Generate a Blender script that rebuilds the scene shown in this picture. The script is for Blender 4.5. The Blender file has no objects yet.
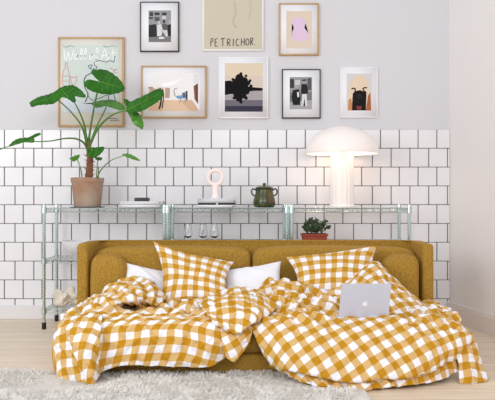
import bpy, bmesh, math, random
import numpy as np
from mathutils import Vector, noise, Matrix

# ------------------------------------------------------------------ camera, world, light
S = bpy.context.scene
C = S.collection
EYE, F, ZW = 0.95, 700.0, 5.6          # eye height, focal length in pixels, distance to back wall
cd = bpy.data.cameras.new('camera'); cam = bpy.data.objects.new('camera', cd); C.objects.link(cam)
cd.sensor_width = 36.0; cd.lens = F / 495.0 * 36.0; cd.clip_start = 0.05
cam.location = (0, 0, EYE); cam.rotation_euler = (math.pi / 2, 0, 0)
S.camera = cam
w = bpy.data.worlds.new('world'); S.world = w; w.use_nodes = True
w.node_tree.nodes['Background'].inputs[0].default_value = (0.93, 0.95, 1.0, 1)
w.node_tree.nodes['Background'].inputs[1].default_value = 0.75

def area_light(name, loc, target, size, size_y, power, col):
    d = bpy.data.lights.new(name, 'AREA'); d.shape = 'RECTANGLE'; d.size = size; d.size_y = size_y
    d.energy = power; d.color = col
    o = bpy.data.objects.new(name, d); C.objects.link(o); o.location = loc
    o.rotation_euler = (Vector(target) - Vector(loc)).to_track_quat('-Z', 'Y').to_euler()
area_light('window_light', (-3.4, 0.6, 2.3), (0.2, 4.2, 0.3), 2.4, 2.0, 95, (0.97, 0.98, 1.0))
area_light('front_fill_light', (0.4, -1.6, 3.0), (0.0, 4.0, 0.2), 3.0, 1.8, 98, (1.0, 0.97, 0.95))  # added fill from behind the camera to brighten floor and bedding, no real window
S.view_settings.view_transform = 'Standard'; S.view_settings.look = 'None'
S.view_settings.exposure = 0.0; S.view_settings.gamma = 1.0; S.view_settings.use_curve_mapping = False

rnd = random.Random(7)

# ------------------------------------------------------------------ helpers
def P(px, py, Z):
    return Vector(((px - 247.5) * Z / F, Z, EYE - (py - 200) * Z / F))

def lin(c):
    return tuple(((v / 255.0) / 12.92 if v / 255.0 <= 0.04045 else ((v / 255.0 + 0.055) / 1.055) ** 2.4) for v in c) + (1.0,)

def mat(name, col, rough=0.6, metal=0.0, var=0.0, vscale=8.0, bump=0.0, bscale=60.0, sheen=0.0,
        trans=0.0, emit=None, estr=0.0, spec=None, coords='Object', col2=None, alpha=1.0, subs=0.0):
    m = bpy.data.materials.new(name); m.use_nodes = True
    nt = m.node_tree; N = nt.nodes; L = nt.links
    b = N['Principled BSDF']
    b.inputs['Base Color'].default_value = lin(col)
    b.inputs['Roughness'].default_value = rough
    b.inputs['Metallic'].default_value = metal
    if sheen: b.inputs['Sheen Weight'].default_value = sheen; b.inputs['Sheen Tint'].default_value = lin(col2 or col)
    if trans: b.inputs['Transmission Weight'].default_value = trans
    if spec is not None: b.inputs['Specular IOR Level'].default_value = spec
    if emit: b.inputs['Emission Color'].default_value = lin(emit); b.inputs['Emission Strength'].default_value = estr
    if var or bump:
        tc = N.new('ShaderNodeTexCoord')
    if var:
        n = N.new('ShaderNodeTexNoise'); n.inputs['Scale'].default_value = vscale; n.inputs['Detail'].default_value = 4
        L.new(tc.outputs[coords], n.inputs['Vector'])
        mx = N.new('ShaderNodeMix'); mx.data_type = 'RGBA'
        a = lin(col); c2 = lin(col2) if col2 else tuple(v * (1 - var) for v in a[:3]) + (1,)
        mx.inputs[6].default_value = a; mx.inputs[7].default_value = c2
        rp = N.new('ShaderNodeMapRange'); rp.inputs[1].default_value = 0.35; rp.inputs[2].default_value = 0.68
        L.new(n.outputs['Fac'], rp.inputs[0]); L.new(rp.outputs[0], mx.inputs[0])
        L.new(mx.outputs[2], b.inputs['Base Color'])
    if bump:
        n2 = N.new('ShaderNodeTexNoise'); n2.inputs['Scale'].default_value = bscale; n2.inputs['Detail'].default_value = 5
        L.new(tc.outputs[coords], n2.inputs['Vector'])
        bp = N.new('ShaderNodeBump'); bp.inputs['Strength'].default_value = bump; bp.inputs['Distance'].default_value = 0.01
        L.new(n2.outputs['Fac'], bp.inputs['Height']); L.new(bp.outputs['Normal'], b.inputs['Normal'])
    return m

ORG = {}
def thing(name, label, cat, loc=(0, 0, 0), group=None):
    o = bpy.data.objects.new(name, None); C.objects.link(o); o.location = loc
    o.empty_display_size = 0.1
    o['label'] = label; o['category'] = cat
    if group: o['group'] = group
    ORG[o.name] = Vector(loc)
    return o
def tag(o, label, cat, group=None, kind=None):
    o['label'] = label; o['category'] = cat
    if group: o['group'] = group
    if kind: o['kind'] = kind
    return o
def org(o):
    v = Vector((0, 0, 0))
    while o is not None:
        v = v + Vector(o.location); o = o.parent
    return v
def recentre(me):
    """put the mesh's origin at the middle of its base; returns that point"""
    n = len(me.vertices); a = np.empty(n * 3, 'f'); me.vertices.foreach_get('co', a); a = a.reshape(-1, 3)
    c = (a.min(0) + a.max(0)) / 2; c[2] = a[:, 2].min()
    a -= c; me.vertices.foreach_set('co', a.ravel()); me.update()
    return Vector([float(v) for v in c])
def link_mesh(name, me, mats, parent=None, smooth=True):
    if not isinstance(mats, (list, tuple)): mats = [mats]
    for m in mats: me.materials.append(m)
    if smooth: me.polygons.foreach_set('use_smooth', [True] * len(me.polygons))
    c = recentre(me)
    o = bpy.data.objects.new(name, me); C.objects.link(o)
    if parent is not None:
        o.parent = parent; o.location = c - org(parent)
    else:
        o.location = c
    return o
def obj(name, bm, mats, parent=None, smooth=True, sharp=35):
    bmesh.ops.recalc_face_normals(bm, faces=bm.faces)
    if smooth:
        for e in bm.edges:
            if len(e.link_faces) == 2 and e.calc_face_angle(0) > math.radians(sharp): e.smooth = False
    me = bpy.data.meshes.new(name); bm.to_mesh(me); bm.free()
    return link_mesh(name, me, mats, parent, smooth)
def struct(name, bm, mats, smooth=False):
    o = obj(name, bm, mats, None, smooth); o['kind'] = 'structure'; return o

def box(bm, lo, hi, bev=0.0, seg=2, mi=0):
    lo = Vector(lo); hi = Vector(hi)
    r = bmesh.ops.create_cube(bm, size=1.0)
    vs = r['verts']; c = (lo + hi) / 2; s = hi - lo
    for v in vs: v.co = Vector((v.co.x * s.x, v.co.y * s.y, v.co.z * s.z)) + c
    fs = set(f for v in vs for f in v.link_faces)
    for f in fs: f.material_index = mi
    if bev:
        es = list(set(e for v in vs for e in v.link_edges))
        r2 = bmesh.ops.bevel(bm, geom=es, offset=bev, segments=seg, affect='EDGES', profile=0.5)
        for f in r2['faces']: f.material_index = mi
    return vs

def tube(bm, pts, r, seg=8, closed=False, caps=True, mi=0):
    pts = [Vector(p) for p in pts]; n = len(pts)
    rs = r if isinstance(r, (list, tuple)) else [r] * n
    rings = []; prev = None
    for i, p in enumerate(pts):
        if closed: t = pts[(i + 1) % n] - pts[i - 1]
        else: t = pts[min(i + 1, n - 1)] - pts[max(i - 1, 0)]
        if t.length < 1e-9: t = Vector((0, 0, 1))
        t.normalize()
        if prev is None:
            a = Vector((0, 0, 1)) if abs(t.z) < 0.9 else Vector((1, 0, 0))
            u = t.cross(a).normalized()
        else:
            u = (prev - t * prev.dot(t)).normalized()
        prev = u; v = t.cross(u)
        rings.append([bm.verts.new(p + (u * math.cos(2 * math.pi * k / seg) + v * math.sin(2 * math.pi * k / seg)) * rs[i]) for k in range(seg)])
    m = n if closed else n - 1
    for i in range(m):
        a = rings[i]; b = rings[(i + 1) % n]
        for k in range(seg):
            f = bm.faces.new((a[k], a[(k + 1) % seg], b[(k + 1) % seg], b[k])); f.material_index = mi
    if caps and not closed:
        bm.faces.new(rings[0][::-1]).material_index = mi; bm.faces.new(rings[-1]).material_index = mi

def lathe(bm, prof, cx, cy, seg=40, flute=0.0, nfl=16, mi=0, close=True):
    rings = []
    for r, z in prof:
        if r < 1e-6: rings.append([bm.verts.new((cx, cy, z))]); continue
        ring = []
        for k in range(seg):
            a = 2 * math.pi * k / seg
            rr = r * (1 - flute * (0.5 + 0.5 * math.cos(nfl * a)))
            ring.append(bm.verts.new((cx + rr * math.cos(a), cy + rr * math.sin(a), z)))
        rings.append(ring)
    for a, b in zip(rings[:-1], rings[1:]):
        if len(a) == 1 and len(b) == 1: continue
        if len(a) == 1:
            for k in range(seg): bm.faces.new((a[0], b[(k + 1) % seg], b[k])).material_index = mi
        elif len(b) == 1:
            for k in range(seg): bm.faces.new((a[k], a[(k + 1) % seg], b[0])).material_index = mi
        else:
            for k in range(seg): bm.faces.new((a[k], a[(k + 1) % seg], b[(k + 1) % seg], b[k])).material_index = mi

def smoothpts(pts, n=8, closed=False):
    pts = [Vector(p) for p in pts]; N = len(pts); out = []
    rng = N if closed else N - 1
    for i in range(rng):
        if closed: p0, p1, p2, p3 = pts[i - 1], pts[i], pts[(i + 1) % N], pts[(i + 2) % N]
        else: p0, p1, p2, p3 = pts[max(i - 1, 0)], pts[i], pts[i + 1], pts[min(i + 2, N - 1)]
        for k in range(n):
            t = k / n
            out.append(0.5 * ((2 * p1) + (-p0 + p2) * t + (2 * p0 - 5 * p1 + 4 * p2 - p3) * t * t + (-p0 + 3 * p1 - 3 * p2 + p3) * t ** 3))
    if not closed: out.append(pts[-1])
    return out

def softbox(bm, c, s, k=5.0, n=14, wob=0.0, seed=0, shape=None):
    """rounded upholstered block; shape(x,y,z in -1..1) -> offset vector"""
    c = Vector(c); s = Vector(s)
    r = bmesh.ops.create_cube(bm, size=2.0)
    vs0 = r['verts']
    es = list(set(e for v in vs0 for e in v.link_edges))
    before = set(bm.verts) - set(vs0)
    bmesh.ops.subdivide_edges(bm, edges=es, cuts=n, use_grid_fill=True)
    for v in bm.verts:
        if v in before: continue
        p = v.co.copy()
        m = max(abs(p.x), abs(p.y), abs(p.z))
        d = (abs(p.x) ** k + abs(p.y) ** k + abs(p.z) ** k) ** (1 / k)
        q = p * (m / d)
        co = Vector((q.x * s.x / 2, q.y * s.y / 2, q.z * s.z / 2))
        if shape: co += shape(q)
        if wob:
            nn = noise.noise_vector((c + co) * 4.5 + Vector((seed * 7.3, 0, 0)))
            co += nn * wob
        v.co = c + co

# ------------------------------------------------------------------ materials
M = {}
M['paint'] = mat('wall_paint', (214, 213, 217), 0.9, bump=0.03, bscale=90)
M['paint_right_lit'] = mat('right_wall_lit_paint', (238, 234, 232), 0.88, bump=0.03, bscale=90)  # paler than the back wall: window light falling here is put into the colour
M['tile'] = mat('glazed_tile', (236, 235, 238), 0.22, var=0.04, vscale=3, spec=0.45)
M['grout'] = mat('dark_grout', (88, 84, 88), 0.9)
M['base'] = mat('baseboard_paint', (226, 223, 224), 0.5)
M['base_right'] = mat('right_baseboard_paint', (232, 222, 217), 0.5)
M['sofa'] = mat('mustard_velvet', (180, 140, 50), 0.85, var=0.3, vscale=110, bump=0.45, bscale=220, sheen=0.3, col2=(146, 107, 30))
M['sofa_dark'] = mat('sofa_piping', (128, 92, 26), 0.9)
M['white_cloth'] = mat('white_cotton', (240, 240, 245), 0.85, bump=0.25, bscale=14)
M['chrome'] = mat('chrome_wire', (205, 220, 218), 0.22, 0.92)
M['rubber'] = mat('black_rubber', (22, 22, 24), 0.6)
M['oak'] = mat('oak_frame', (196, 160, 112), 0.5, var=0.2, vscale=30, coords='Generated')
M['black'] = mat('black_frame', (38, 38, 40), 0.45)
M['white_frame'] = mat('white_frame_paint', (240, 238, 238), 0.5)
M['mount'] = mat('white_mount', (248, 248, 252), 0.8)
M['cream_paper'] = mat('cream_paper', (236, 233, 222), 0.8)

def floor_mat():
    m = bpy.data.materials.new('pale_floorboards'); m.use_nodes = True
    nt = m.node_tree; N = nt.nodes; L = nt.links; b = N['Principled BSDF']
    tc = N.new('ShaderNodeTexCoord')
    br = N.new('ShaderNodeTexBrick'); br.offset = 0.45; br.offset_frequency = 2
    br.inputs['Color1'].default_value = lin((237, 220, 198)); br.inputs['Color2'].default_value = lin((229, 209, 184))
    br.inputs['Mortar'].default_value = lin((160, 134, 106))
    br.inputs['Scale'].default_value = 1.0; br.inputs['Mortar Size'].default_value = 0.0018
    br.inputs['Mortar Smooth'].default_value = 0.2
    br.inputs['Brick Width'].default_value = 4.4; br.inputs['Row Height'].default_value = 0.19
    L.new(tc.outputs['Object'], br.inputs['Vector'])
    mp = N.new('ShaderNodeMapping'); mp.inputs['Scale'].default_value = (1.6, 26, 1)
    L.new(tc.outputs['Object'], mp.inputs['Vector'])
    n = N.new('ShaderNodeTexNoise'); n.inputs['Scale'].default_value = 1.6; n.inputs['Detail'].default_value = 7; n.inputs['Distortion'].default_value = 0.6
    L.new(mp.outputs[0], n.inputs['Vector'])
    r = N.new('ShaderNodeMapRange'); r.inputs[1].default_value = 0.3; r.inputs[2].default_value = 0.75; r.inputs[3].default_value = 0.84; r.inputs[4].default_value = 1.06
    L.new(n.outputs['Fac'], r.inputs[0])
    mul = N.new('ShaderNodeVectorMath'); mul.operation = 'SCALE'
    L.new(br.outputs['Color'], mul.inputs[0]); L.new(r.outputs[0], mul.inputs['Scale'])
    # knots
    mk = N.new('ShaderNodeMapping'); mk.inputs['Scale'].default_value = (3.2, 6.5, 1)
    L.new(tc.outputs['Object'], mk.inputs['Vector'])
    vo = N.new('ShaderNodeTexVoronoi'); vo.inputs['Scale'].default_value = 1.0; L.new(mk.outputs[0], vo.inputs['Vector'])
    kr = N.new('ShaderNodeMapRange'); kr.inputs[1].default_value = 0.03; kr.inputs[2].default_value = 0.075; kr.inputs[3].default_value = 0.55; kr.inputs[4].default_value = 0.0
    L.new(vo.outputs['Distance'], kr.inputs[0])
    mx = N.new('ShaderNodeMix'); mx.data_type = 'RGBA'; mx.inputs[7].default_value = lin((112, 80, 52))
    L.new(kr.outputs[0], mx.inputs[0]); L.new(mul.outputs[0], mx.inputs[6])
    L.new(mx.outputs[2], b.inputs['Base Color']); b.inputs['Roughness'].default_value = 0.5
    return m
M['floor'] = floor_mat()

def gingham(name, ang, period=0.0785, off=(0, 0)):
    m = bpy.data.materials.new(name); m.use_nodes = True
    nt = m.node_tree; N = nt.nodes; L = nt.links; b = N['Principled BSDF']
    uv = N.new('ShaderNodeUVMap'); uv.uv_map = 'cloth'
    mp = N.new('ShaderNodeMapping'); mp.inputs['Rotation'].default_value = (0, 0, ang)
    mp.inputs['Location'].default_value = (off[0], off[1], 0)
    L.new(uv.outputs[0], mp.inputs['Vector'])
    # slight distortion of the weave
    nz = N.new('ShaderNodeTexNoise'); nz.inputs['Scale'].default_value = 5.0; L.new(uv.outputs[0], nz.inputs['Vector'])
    sub = N.new('ShaderNodeVectorMath'); sub.operation = 'SUBTRACT'; sub.inputs[1].default_value = (0.5, 0.5, 0.5)
    L.new(nz.outputs['Color'], sub.inputs[0])
    sc = N.new('ShaderNodeVectorMath'); sc.operation = 'SCALE'; sc.inputs['Scale'].default_value = 0.035; L.new(sub.outputs[0], sc.inputs[0])
    ad = N.new('ShaderNodeVectorMath'); ad.operation = 'ADD'; L.new(mp.outputs[0], ad.inputs[0]); L.new(sc.outputs[0], ad.inputs[1])
    sp = N.new('ShaderNodeSeparateXYZ'); L.new(ad.outputs[0], sp.inputs[0])
    outs = []
    for k in (0, 1):
        d = N.new('ShaderNodeMath'); d.operation = 'DIVIDE'; d.inputs[1].default_value = period; L.new(sp.outputs[k], d.inputs[0])
        f = N.new('ShaderNodeMath'); f.operation = 'FRACT'; L.new(d.outputs[0], f.inputs[0])
        g = N.new('ShaderNodeMath'); g.operation = 'LESS_THAN'; g.inputs[1].default_value = 0.5; L.new(f.outputs[0], g.inputs[0])
        outs.append(g)
    s = N.new('ShaderNodeMath'); s.operation = 'ADD'; L.new(outs[0].outputs[0], s.inputs[0]); L.new(outs[1].outputs[0], s.inputs[1])
    h = N.new('ShaderNodeMath'); h.operation = 'MULTIPLY'; h.inputs[1].default_value = 0.5; L.new(s.outputs[0], h.inputs[0])
    cr = N.new('ShaderNodeValToRGB'); cr.color_ramp.interpolation = 'CONSTANT'
    e = cr.color_ramp.elements; e[0].position = 0; e[0].color = lin((240, 240, 248)); e[1].position = 0.75; e[1].color = lin((192, 138, 26))
    q = e.new(0.25); q.color = lin((214, 177, 118))
    L.new(h.outputs[0], cr.inputs[0]); L.new(cr.outputs[0], b.inputs['Base Color'])
    b.inputs['Roughness'].default_value = 0.85; b.inputs['Specular IOR Level'].default_value = 0.2
    # crumple bump
    bz = N.new('ShaderNodeTexNoise'); bz.inputs['Scale'].default_value = 11; bz.inputs['Detail'].default_value = 3; bz.inputs['Distortion'].default_value = 1.2
    L.new(uv.outputs[0], bz.inputs['Vector'])
    bp = N.new('ShaderNodeBump'); bp.inputs['Strength'].default_value = 0.55; bp.inputs['Distance'].default_value = 0.02
    L.new(bz.outputs['Fac'], bp.inputs['Height']); L.new(bp.outputs['Normal'], b.inputs['Normal'])
    return m
M['check_left'] = gingham('mustard_gingham_straight', math.radians(2), 0.083)
M['check_right'] = gingham('mustard_gingham_diagonal', math.radians(-33))
M['check_pillow'] = gingham('mustard_gingham_pillow', math.radians(6), 0.083)
M['check_pillow2'] = gingham('mustard_gingham_pillow_right', math.radians(7), 0.083, (0.02, 0.03))

# ------------------------------------------------------------------ setting
bm = bmesh.new(); box(bm, (-4.2, -2.5, -0.05), (3.4, 5.75, 0.0)); struct('floor', bm, M['floor'])
# back wall with its tile field in the same mesh
XR = (449.5 - 247.5) * ZW / F
TTOP = EYE + 70.4 * ZW / F
bm = bmesh.new()
box(bm, (-4.2, ZW, 0), (XR + 0.02, ZW + 0.12, 3.0), mi=0)
box(bm, (-4.2, ZW - 0.004, 0.02), (XR, ZW + 0.01, TTOP - 0.002), mi=2)
T = 0.1502; g = 0.0034
for row in range(10):
    z1 = TTOP - row * T
    x = (4.8 - 247.5) * ZW / F + (0 if row % 2 == 0 else 0.085) - 9 * T
    while x < XR - 0.004:
        a, b = x + g, min(x + T - g, XR - 0.001)
        if b - a > 0.008 and a > -2.6:
            z0 = max(z1 - T + g * 0.7, 0.03)
            vs = box(bm, (a, ZW - 0.011, z0), (b, ZW - 0.003, z1 - g * 0.7), 0.0028, 1, mi=1)
        x += T
struct('wall_back', bm, [M['paint'], M['tile'], M['grout']])
# right wall, slightly out of square
bm = bmesh.new()
A = Vector((XR, ZW, 0)); B = Vector((XR + 0.178 * 4.2, ZW - 4.2, 0)); d = (B - A).normalized(); nrm = Vector((-d.y, d.x, 0))
if nrm.x < 0: nrm = -nrm
def slab(bm, p, q, z0, z1, off0, off1, mi=0):
    vs = []
    for z in (z0, z1):
        for (pt, o) in ((p, off0), (q, off0), (q, off1), (p, off1)):
            vs.append(bm.verts.new((pt.x + nrm.x * o, pt.y + nrm.y * o, z)))
    for idx in ((0, 1, 2, 3), (4, 5, 6, 7), (0, 1, 5, 4), (1, 2, 6, 5), (2, 3, 7, 6), (3, 0, 4, 7)):
        bm.faces.new([vs[i] for i in idx]).material_index = mi
slab(bm, A, B, 0, 3.0, 0.0, 0.12)
K = A + d * 0.31
slab(bm, K, B, 0, 3.0, -0.012, 0.0)
struct('wall_right', bm, M['paint_right_lit'])
bm = bmesh.new(); box(bm, (-4.2, ZW - 0.03, 0), (XR - 0.005, ZW - 0.0, 0.11), 0.006); struct('baseboard_back', bm, M['base'])
bm = bmesh.new()
slab(bm, A - d * 0.02, B, 0, 0.125, -0.04, 0.0); slab(bm, A - d * 0.02, B, 0.125, 0.14, -0.03, 0.0)
struct('baseboard_right', bm, M['base_right'])

# ------------------------------------------------------------------ sofa
sofa = thing('sofa_bed', 'mustard velvet sofa bed with wraparound back, pulled out under the checked bedding', 'sofa', (0.05, 4.4, 0))
XL, XRS, TH, ZF, ZB, TOP = -1.10, 1.20, 0.072, 4.5, 4.95, 0.668
def shell_outline():
    pts = []
    def arc(cx, cy, r, a0, a1, n=8):
        for k in range(n + 1):
            a = math.radians(a0 + (a1 - a0) * k / n); pts.append((cx + r * math.cos(a), cy + r * math.sin(a)))
    pts.append((XL, ZF)); arc(XL + .1, ZB - .1, .1, 180, 90); arc(XRS - .1, ZB - .1, .1, 90, 0); pts.append((XRS, ZF))
    pts.append((XRS - TH, ZF)); arc(XRS - TH - .05, ZB - TH - .06, .05, 0, 90, 5); arc(XL + TH + .05, ZB - TH - .06, .05, 90, 180, 5); pts.append((XL + TH, ZF))
    return pts
bm = bmesh.new()
pts = shell_outline()
lo = [bm.verts.new((x, y, 0.012)) for x, y in pts]; hi = [bm.verts.new((x, y, TOP)) for x, y in pts]
n = len(pts)
for k in range(n): bm.faces.new((lo[k], lo[(k + 1) % n], hi[(k + 1) % n], hi[k]))
bm.faces.new(hi); bm.faces.new(lo[::-1])
es = [e for e in bm.edges if abs(e.verts[0].co.z - e.verts[1].co.z) < 1e-6 and e.verts[0].co.z > 0.3]
es += [e for e in bm.edges if abs(e.verts[0].co.z - e.verts[1].co.z) > .3 and e.verts[0].co.y < ZF + .01]
bmesh.ops.bevel(bm, geom=es, offset=0.022, segments=4, affect='EDGES', profile=0.5)
obj('wraparound_back', bm, M['sofa'], sofa, sharp=50)
def back_shape(q): return Vector((0, -0.018 * (1 - q.x ** 2) * (q.y < 0), 0.012 * math.cos(q.x * 1.4) * (q.z > 0.5)))
for x0, x1, sd in ((XL + TH + .005, 0.022, 1), (0.030, XRS - TH - .005, 2)):
    bm = bmesh.new(); softbox(bm, ((x0 + x1) / 2, 4.74, 0.435), (x1 - x0, 0.25, 0.385), 9, 18, 0.007, sd, back_shape)
    obj('back_cushion', bm, M['sofa'], sofa)
def bolster_shape(sgn):
    def f(q):
        t = max(0.0, q.z)
        return Vector((0, 0, -0.045 * (max(0, sgn * q.x)) ** 2 * t))
    return f
for x0, x1, s in ((XL + TH + .014, -0.775, 1), (0.862, XRS - TH - .022, -1)):
    bm = bmesh.new(); softbox(bm, ((x0 + x1) / 2, 4.60, 0.418), (x1 - x0, 0.26, 0.36), 5.5, 16, 0.008, 3 + s, bolster_shape(s))
    obj('arm_cushion', bm, M['sofa'], sofa)
bm = bmesh.new(); box(bm, (-0.99, 3.78, 0.012), (1.09, 4.85, 0.115), 0.012, 3); obj('base', bm, M['sofa'], sofa)
bm = bmesh.new(); box(bm, (-0.985, 3.785, 0.120), (1.085, 4.70, 0.252), 0.03, 4); obj('seat_mattress', bm, M['sofa'], sofa)
bm = bmesh.new(); box(bm, (-0.975, 3.80, 0.105), (1.075, 4.0, 0.13)); obj('seam', bm, M['sofa_dark'], sofa)
for x in (-0.85, 0.95):
    for y in (3.95, 4.75):
        bm = bmesh.new(); box(bm, (x - .03, y - .03, 0), (x + .03, y + .03, 0.014)); obj('foot', bm, M['rubber'], sofa)

# ------------------------------------------------------------------ cloth sheets
def catmull(ctrl, n):
    """ctrl (k, ..., 3) -> (n, ..., 3) along axis 0"""
    k = ctrl.shape[0]; t = np.linspace(0, k - 1 - 1e-9, n); i = t.astype(int); f = (t - i)
    g = lambda j: ctrl[np.clip(j, 0, k - 1)]
    sh = (-1,) + (1,) * (ctrl.ndim - 1); f = f.reshape(sh)
    p0, p1, p2, p3 = g(i - 1), g(i), g(i + 1), g(i + 2)
    return 0.5 * (2 * p1 + (p2 - p0) * f + (2 * p0 - 5 * p1 + 4 * p2 - p3) * f ** 2 + (3 * p1 - p0 - 3 * p2 + p3) * f ** 3)

def vnoise(u, v, seed, rng_cache={}):
    """smooth gradient-free value noise on arrays"""
    if seed not in rng_cache:
        rng_cache[seed] = np.random.RandomState(seed).uniform(-1, 1, (256, 256))
    T = rng_cache[seed]
    iu = np.floor(u).astype(int); iv = np.floor(v).astype(int); fu = u - iu; fv = v - iv
    fu = fu ** 3 * (fu * (fu * 6 - 15) + 10); fv = fv ** 3 * (fv * (fv * 6 - 15) + 10)
    g = lambda a, b: T[a % 256, b % 256]
    return (g(iu, iv) * (1 - fu) + g(iu + 1, iv) * fu) * (1 - fv) + (g(iu, iv + 1) * (1 - fu) + g(iu + 1, iv + 1) * fu) * fv

def folds(U, V, seed, ang, wl=0.09, ln=3.2, warp=0.05):
    """creases: ridged noise stretched along the direction ang"""
    c, s = math.cos(ang), math.sin(ang)
    a = U * c + V * s; b = -U * s + V * c
    wu = vnoise(a / 0.2 + 9, b / 0.2 + 3, seed + 50) * warp; wv = vnoise(a / 0.17 + 31, b / 0.2 + 7, seed + 51) * warp
    a = a + wu; b = b + wv
    n1 = vnoise(a / (wl * ln) + 11.3, b / wl + 5.1, seed)
    n2 = vnoise(a / (wl * ln * .5) + 1.3, b / (wl * .45) + 15.1, seed + 1)
    r = 1 - 2.2 * np.abs(n1)
    return r * 0.7 + (1 - 2.2 * np.abs(n2)) * 0.3

def normals(Pn):
    du = np.gradient(Pn, axis=1); dv = np.gradient(Pn, axis=0)
    n = np.cross(dv, du); n /= (np.linalg.norm(n, axis=2, keepdims=True) + 1e-12)
    return n

def crumple(G, ex, seed, iters=140, goal=0.03, bend=0.35, noise_amp=0.004, zslack=0.012):
    """let an oversized cloth buckle around the surface G; ex = extra length (array or number)"""
    nr, nc = G.shape[:2]; rs = np.random.RandomState(seed)
    X = G.copy(); n = normals(G)
    if n[..., 2].mean() - n[..., 1].mean() < 0: n = -n
    ii, jj = np.meshgrid(np.arange(nr), np.arange(nc), indexing='ij')
    X += n * ((vnoise(ii / 5.0, jj / 5.0, seed) + .6 * vnoise(ii / 2.6, jj / 2.6, seed + 3)) * noise_amp)[..., None]
    ex = np.zeros((nr, nc)) + ex
    def pairs(di, dj, step):
        out = []
        # colour the links so that no vertex is moved twice in one pass
        for ph in range(2):
            A = np.zeros((nr, nc), bool)
            i0, i1 = max(0, -di), nr - max(0, di); j0, j1 = max(0, -dj), nc - max(0, dj)
            A[i0:i1, j0:j1] = True
            key = (jj // abs(dj)) if dj else (ii // abs(di))
            if di and dj: key = ii // abs(di)
            A &= (key % 2 == ph)
            a = np.flatnonzero(A.ravel()); b = a + di * nc + dj
            out.append((a, b))
        return out
    F_ = G.reshape(-1, 3); E = ex.ravel(); links = []
    for di, dj, k, uni in ((0, 1, 1.0, 0), (1, 0, 1.0, 0), (1, 1, .35, 0), (1, -1, .35, 0), (0, 3, bend, 1), (3, 0, bend, 1), (0, 6, bend * .5, 1), (6, 0, bend * .5, 1)):
        for a, b in pairs(di, dj, 1):
            r = np.linalg.norm(F_[a] - F_[b], axis=1) * (1 + (E[a] + E[b]) / 2 * (1.0 if not uni else .93))
            links.append((a, b, r, k, uni))
    Xf = X.reshape(-1, 3); Gf = G.reshape(-1, 3); nf = n.reshape(-1, 3)
    for it in range(iters):
        Xf += (Gf - Xf) * goal
        for a, b, r, k, uni in links:
            d = Xf[b] - Xf[a]; L = np.linalg.norm(d, axis=1) + 1e-9
            c = (L - r) / L * .5 * k
            if uni: c = np.minimum(c, 0)
            d *= c[:, None]; Xf[a] += d; Xf[b] -= d
        dd = ((Xf - Gf) * nf).sum(1); low = np.minimum(dd + zslack, 0); Xf -= nf * low[:, None]
    return Xf.reshape(nr, nc, 3)

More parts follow.
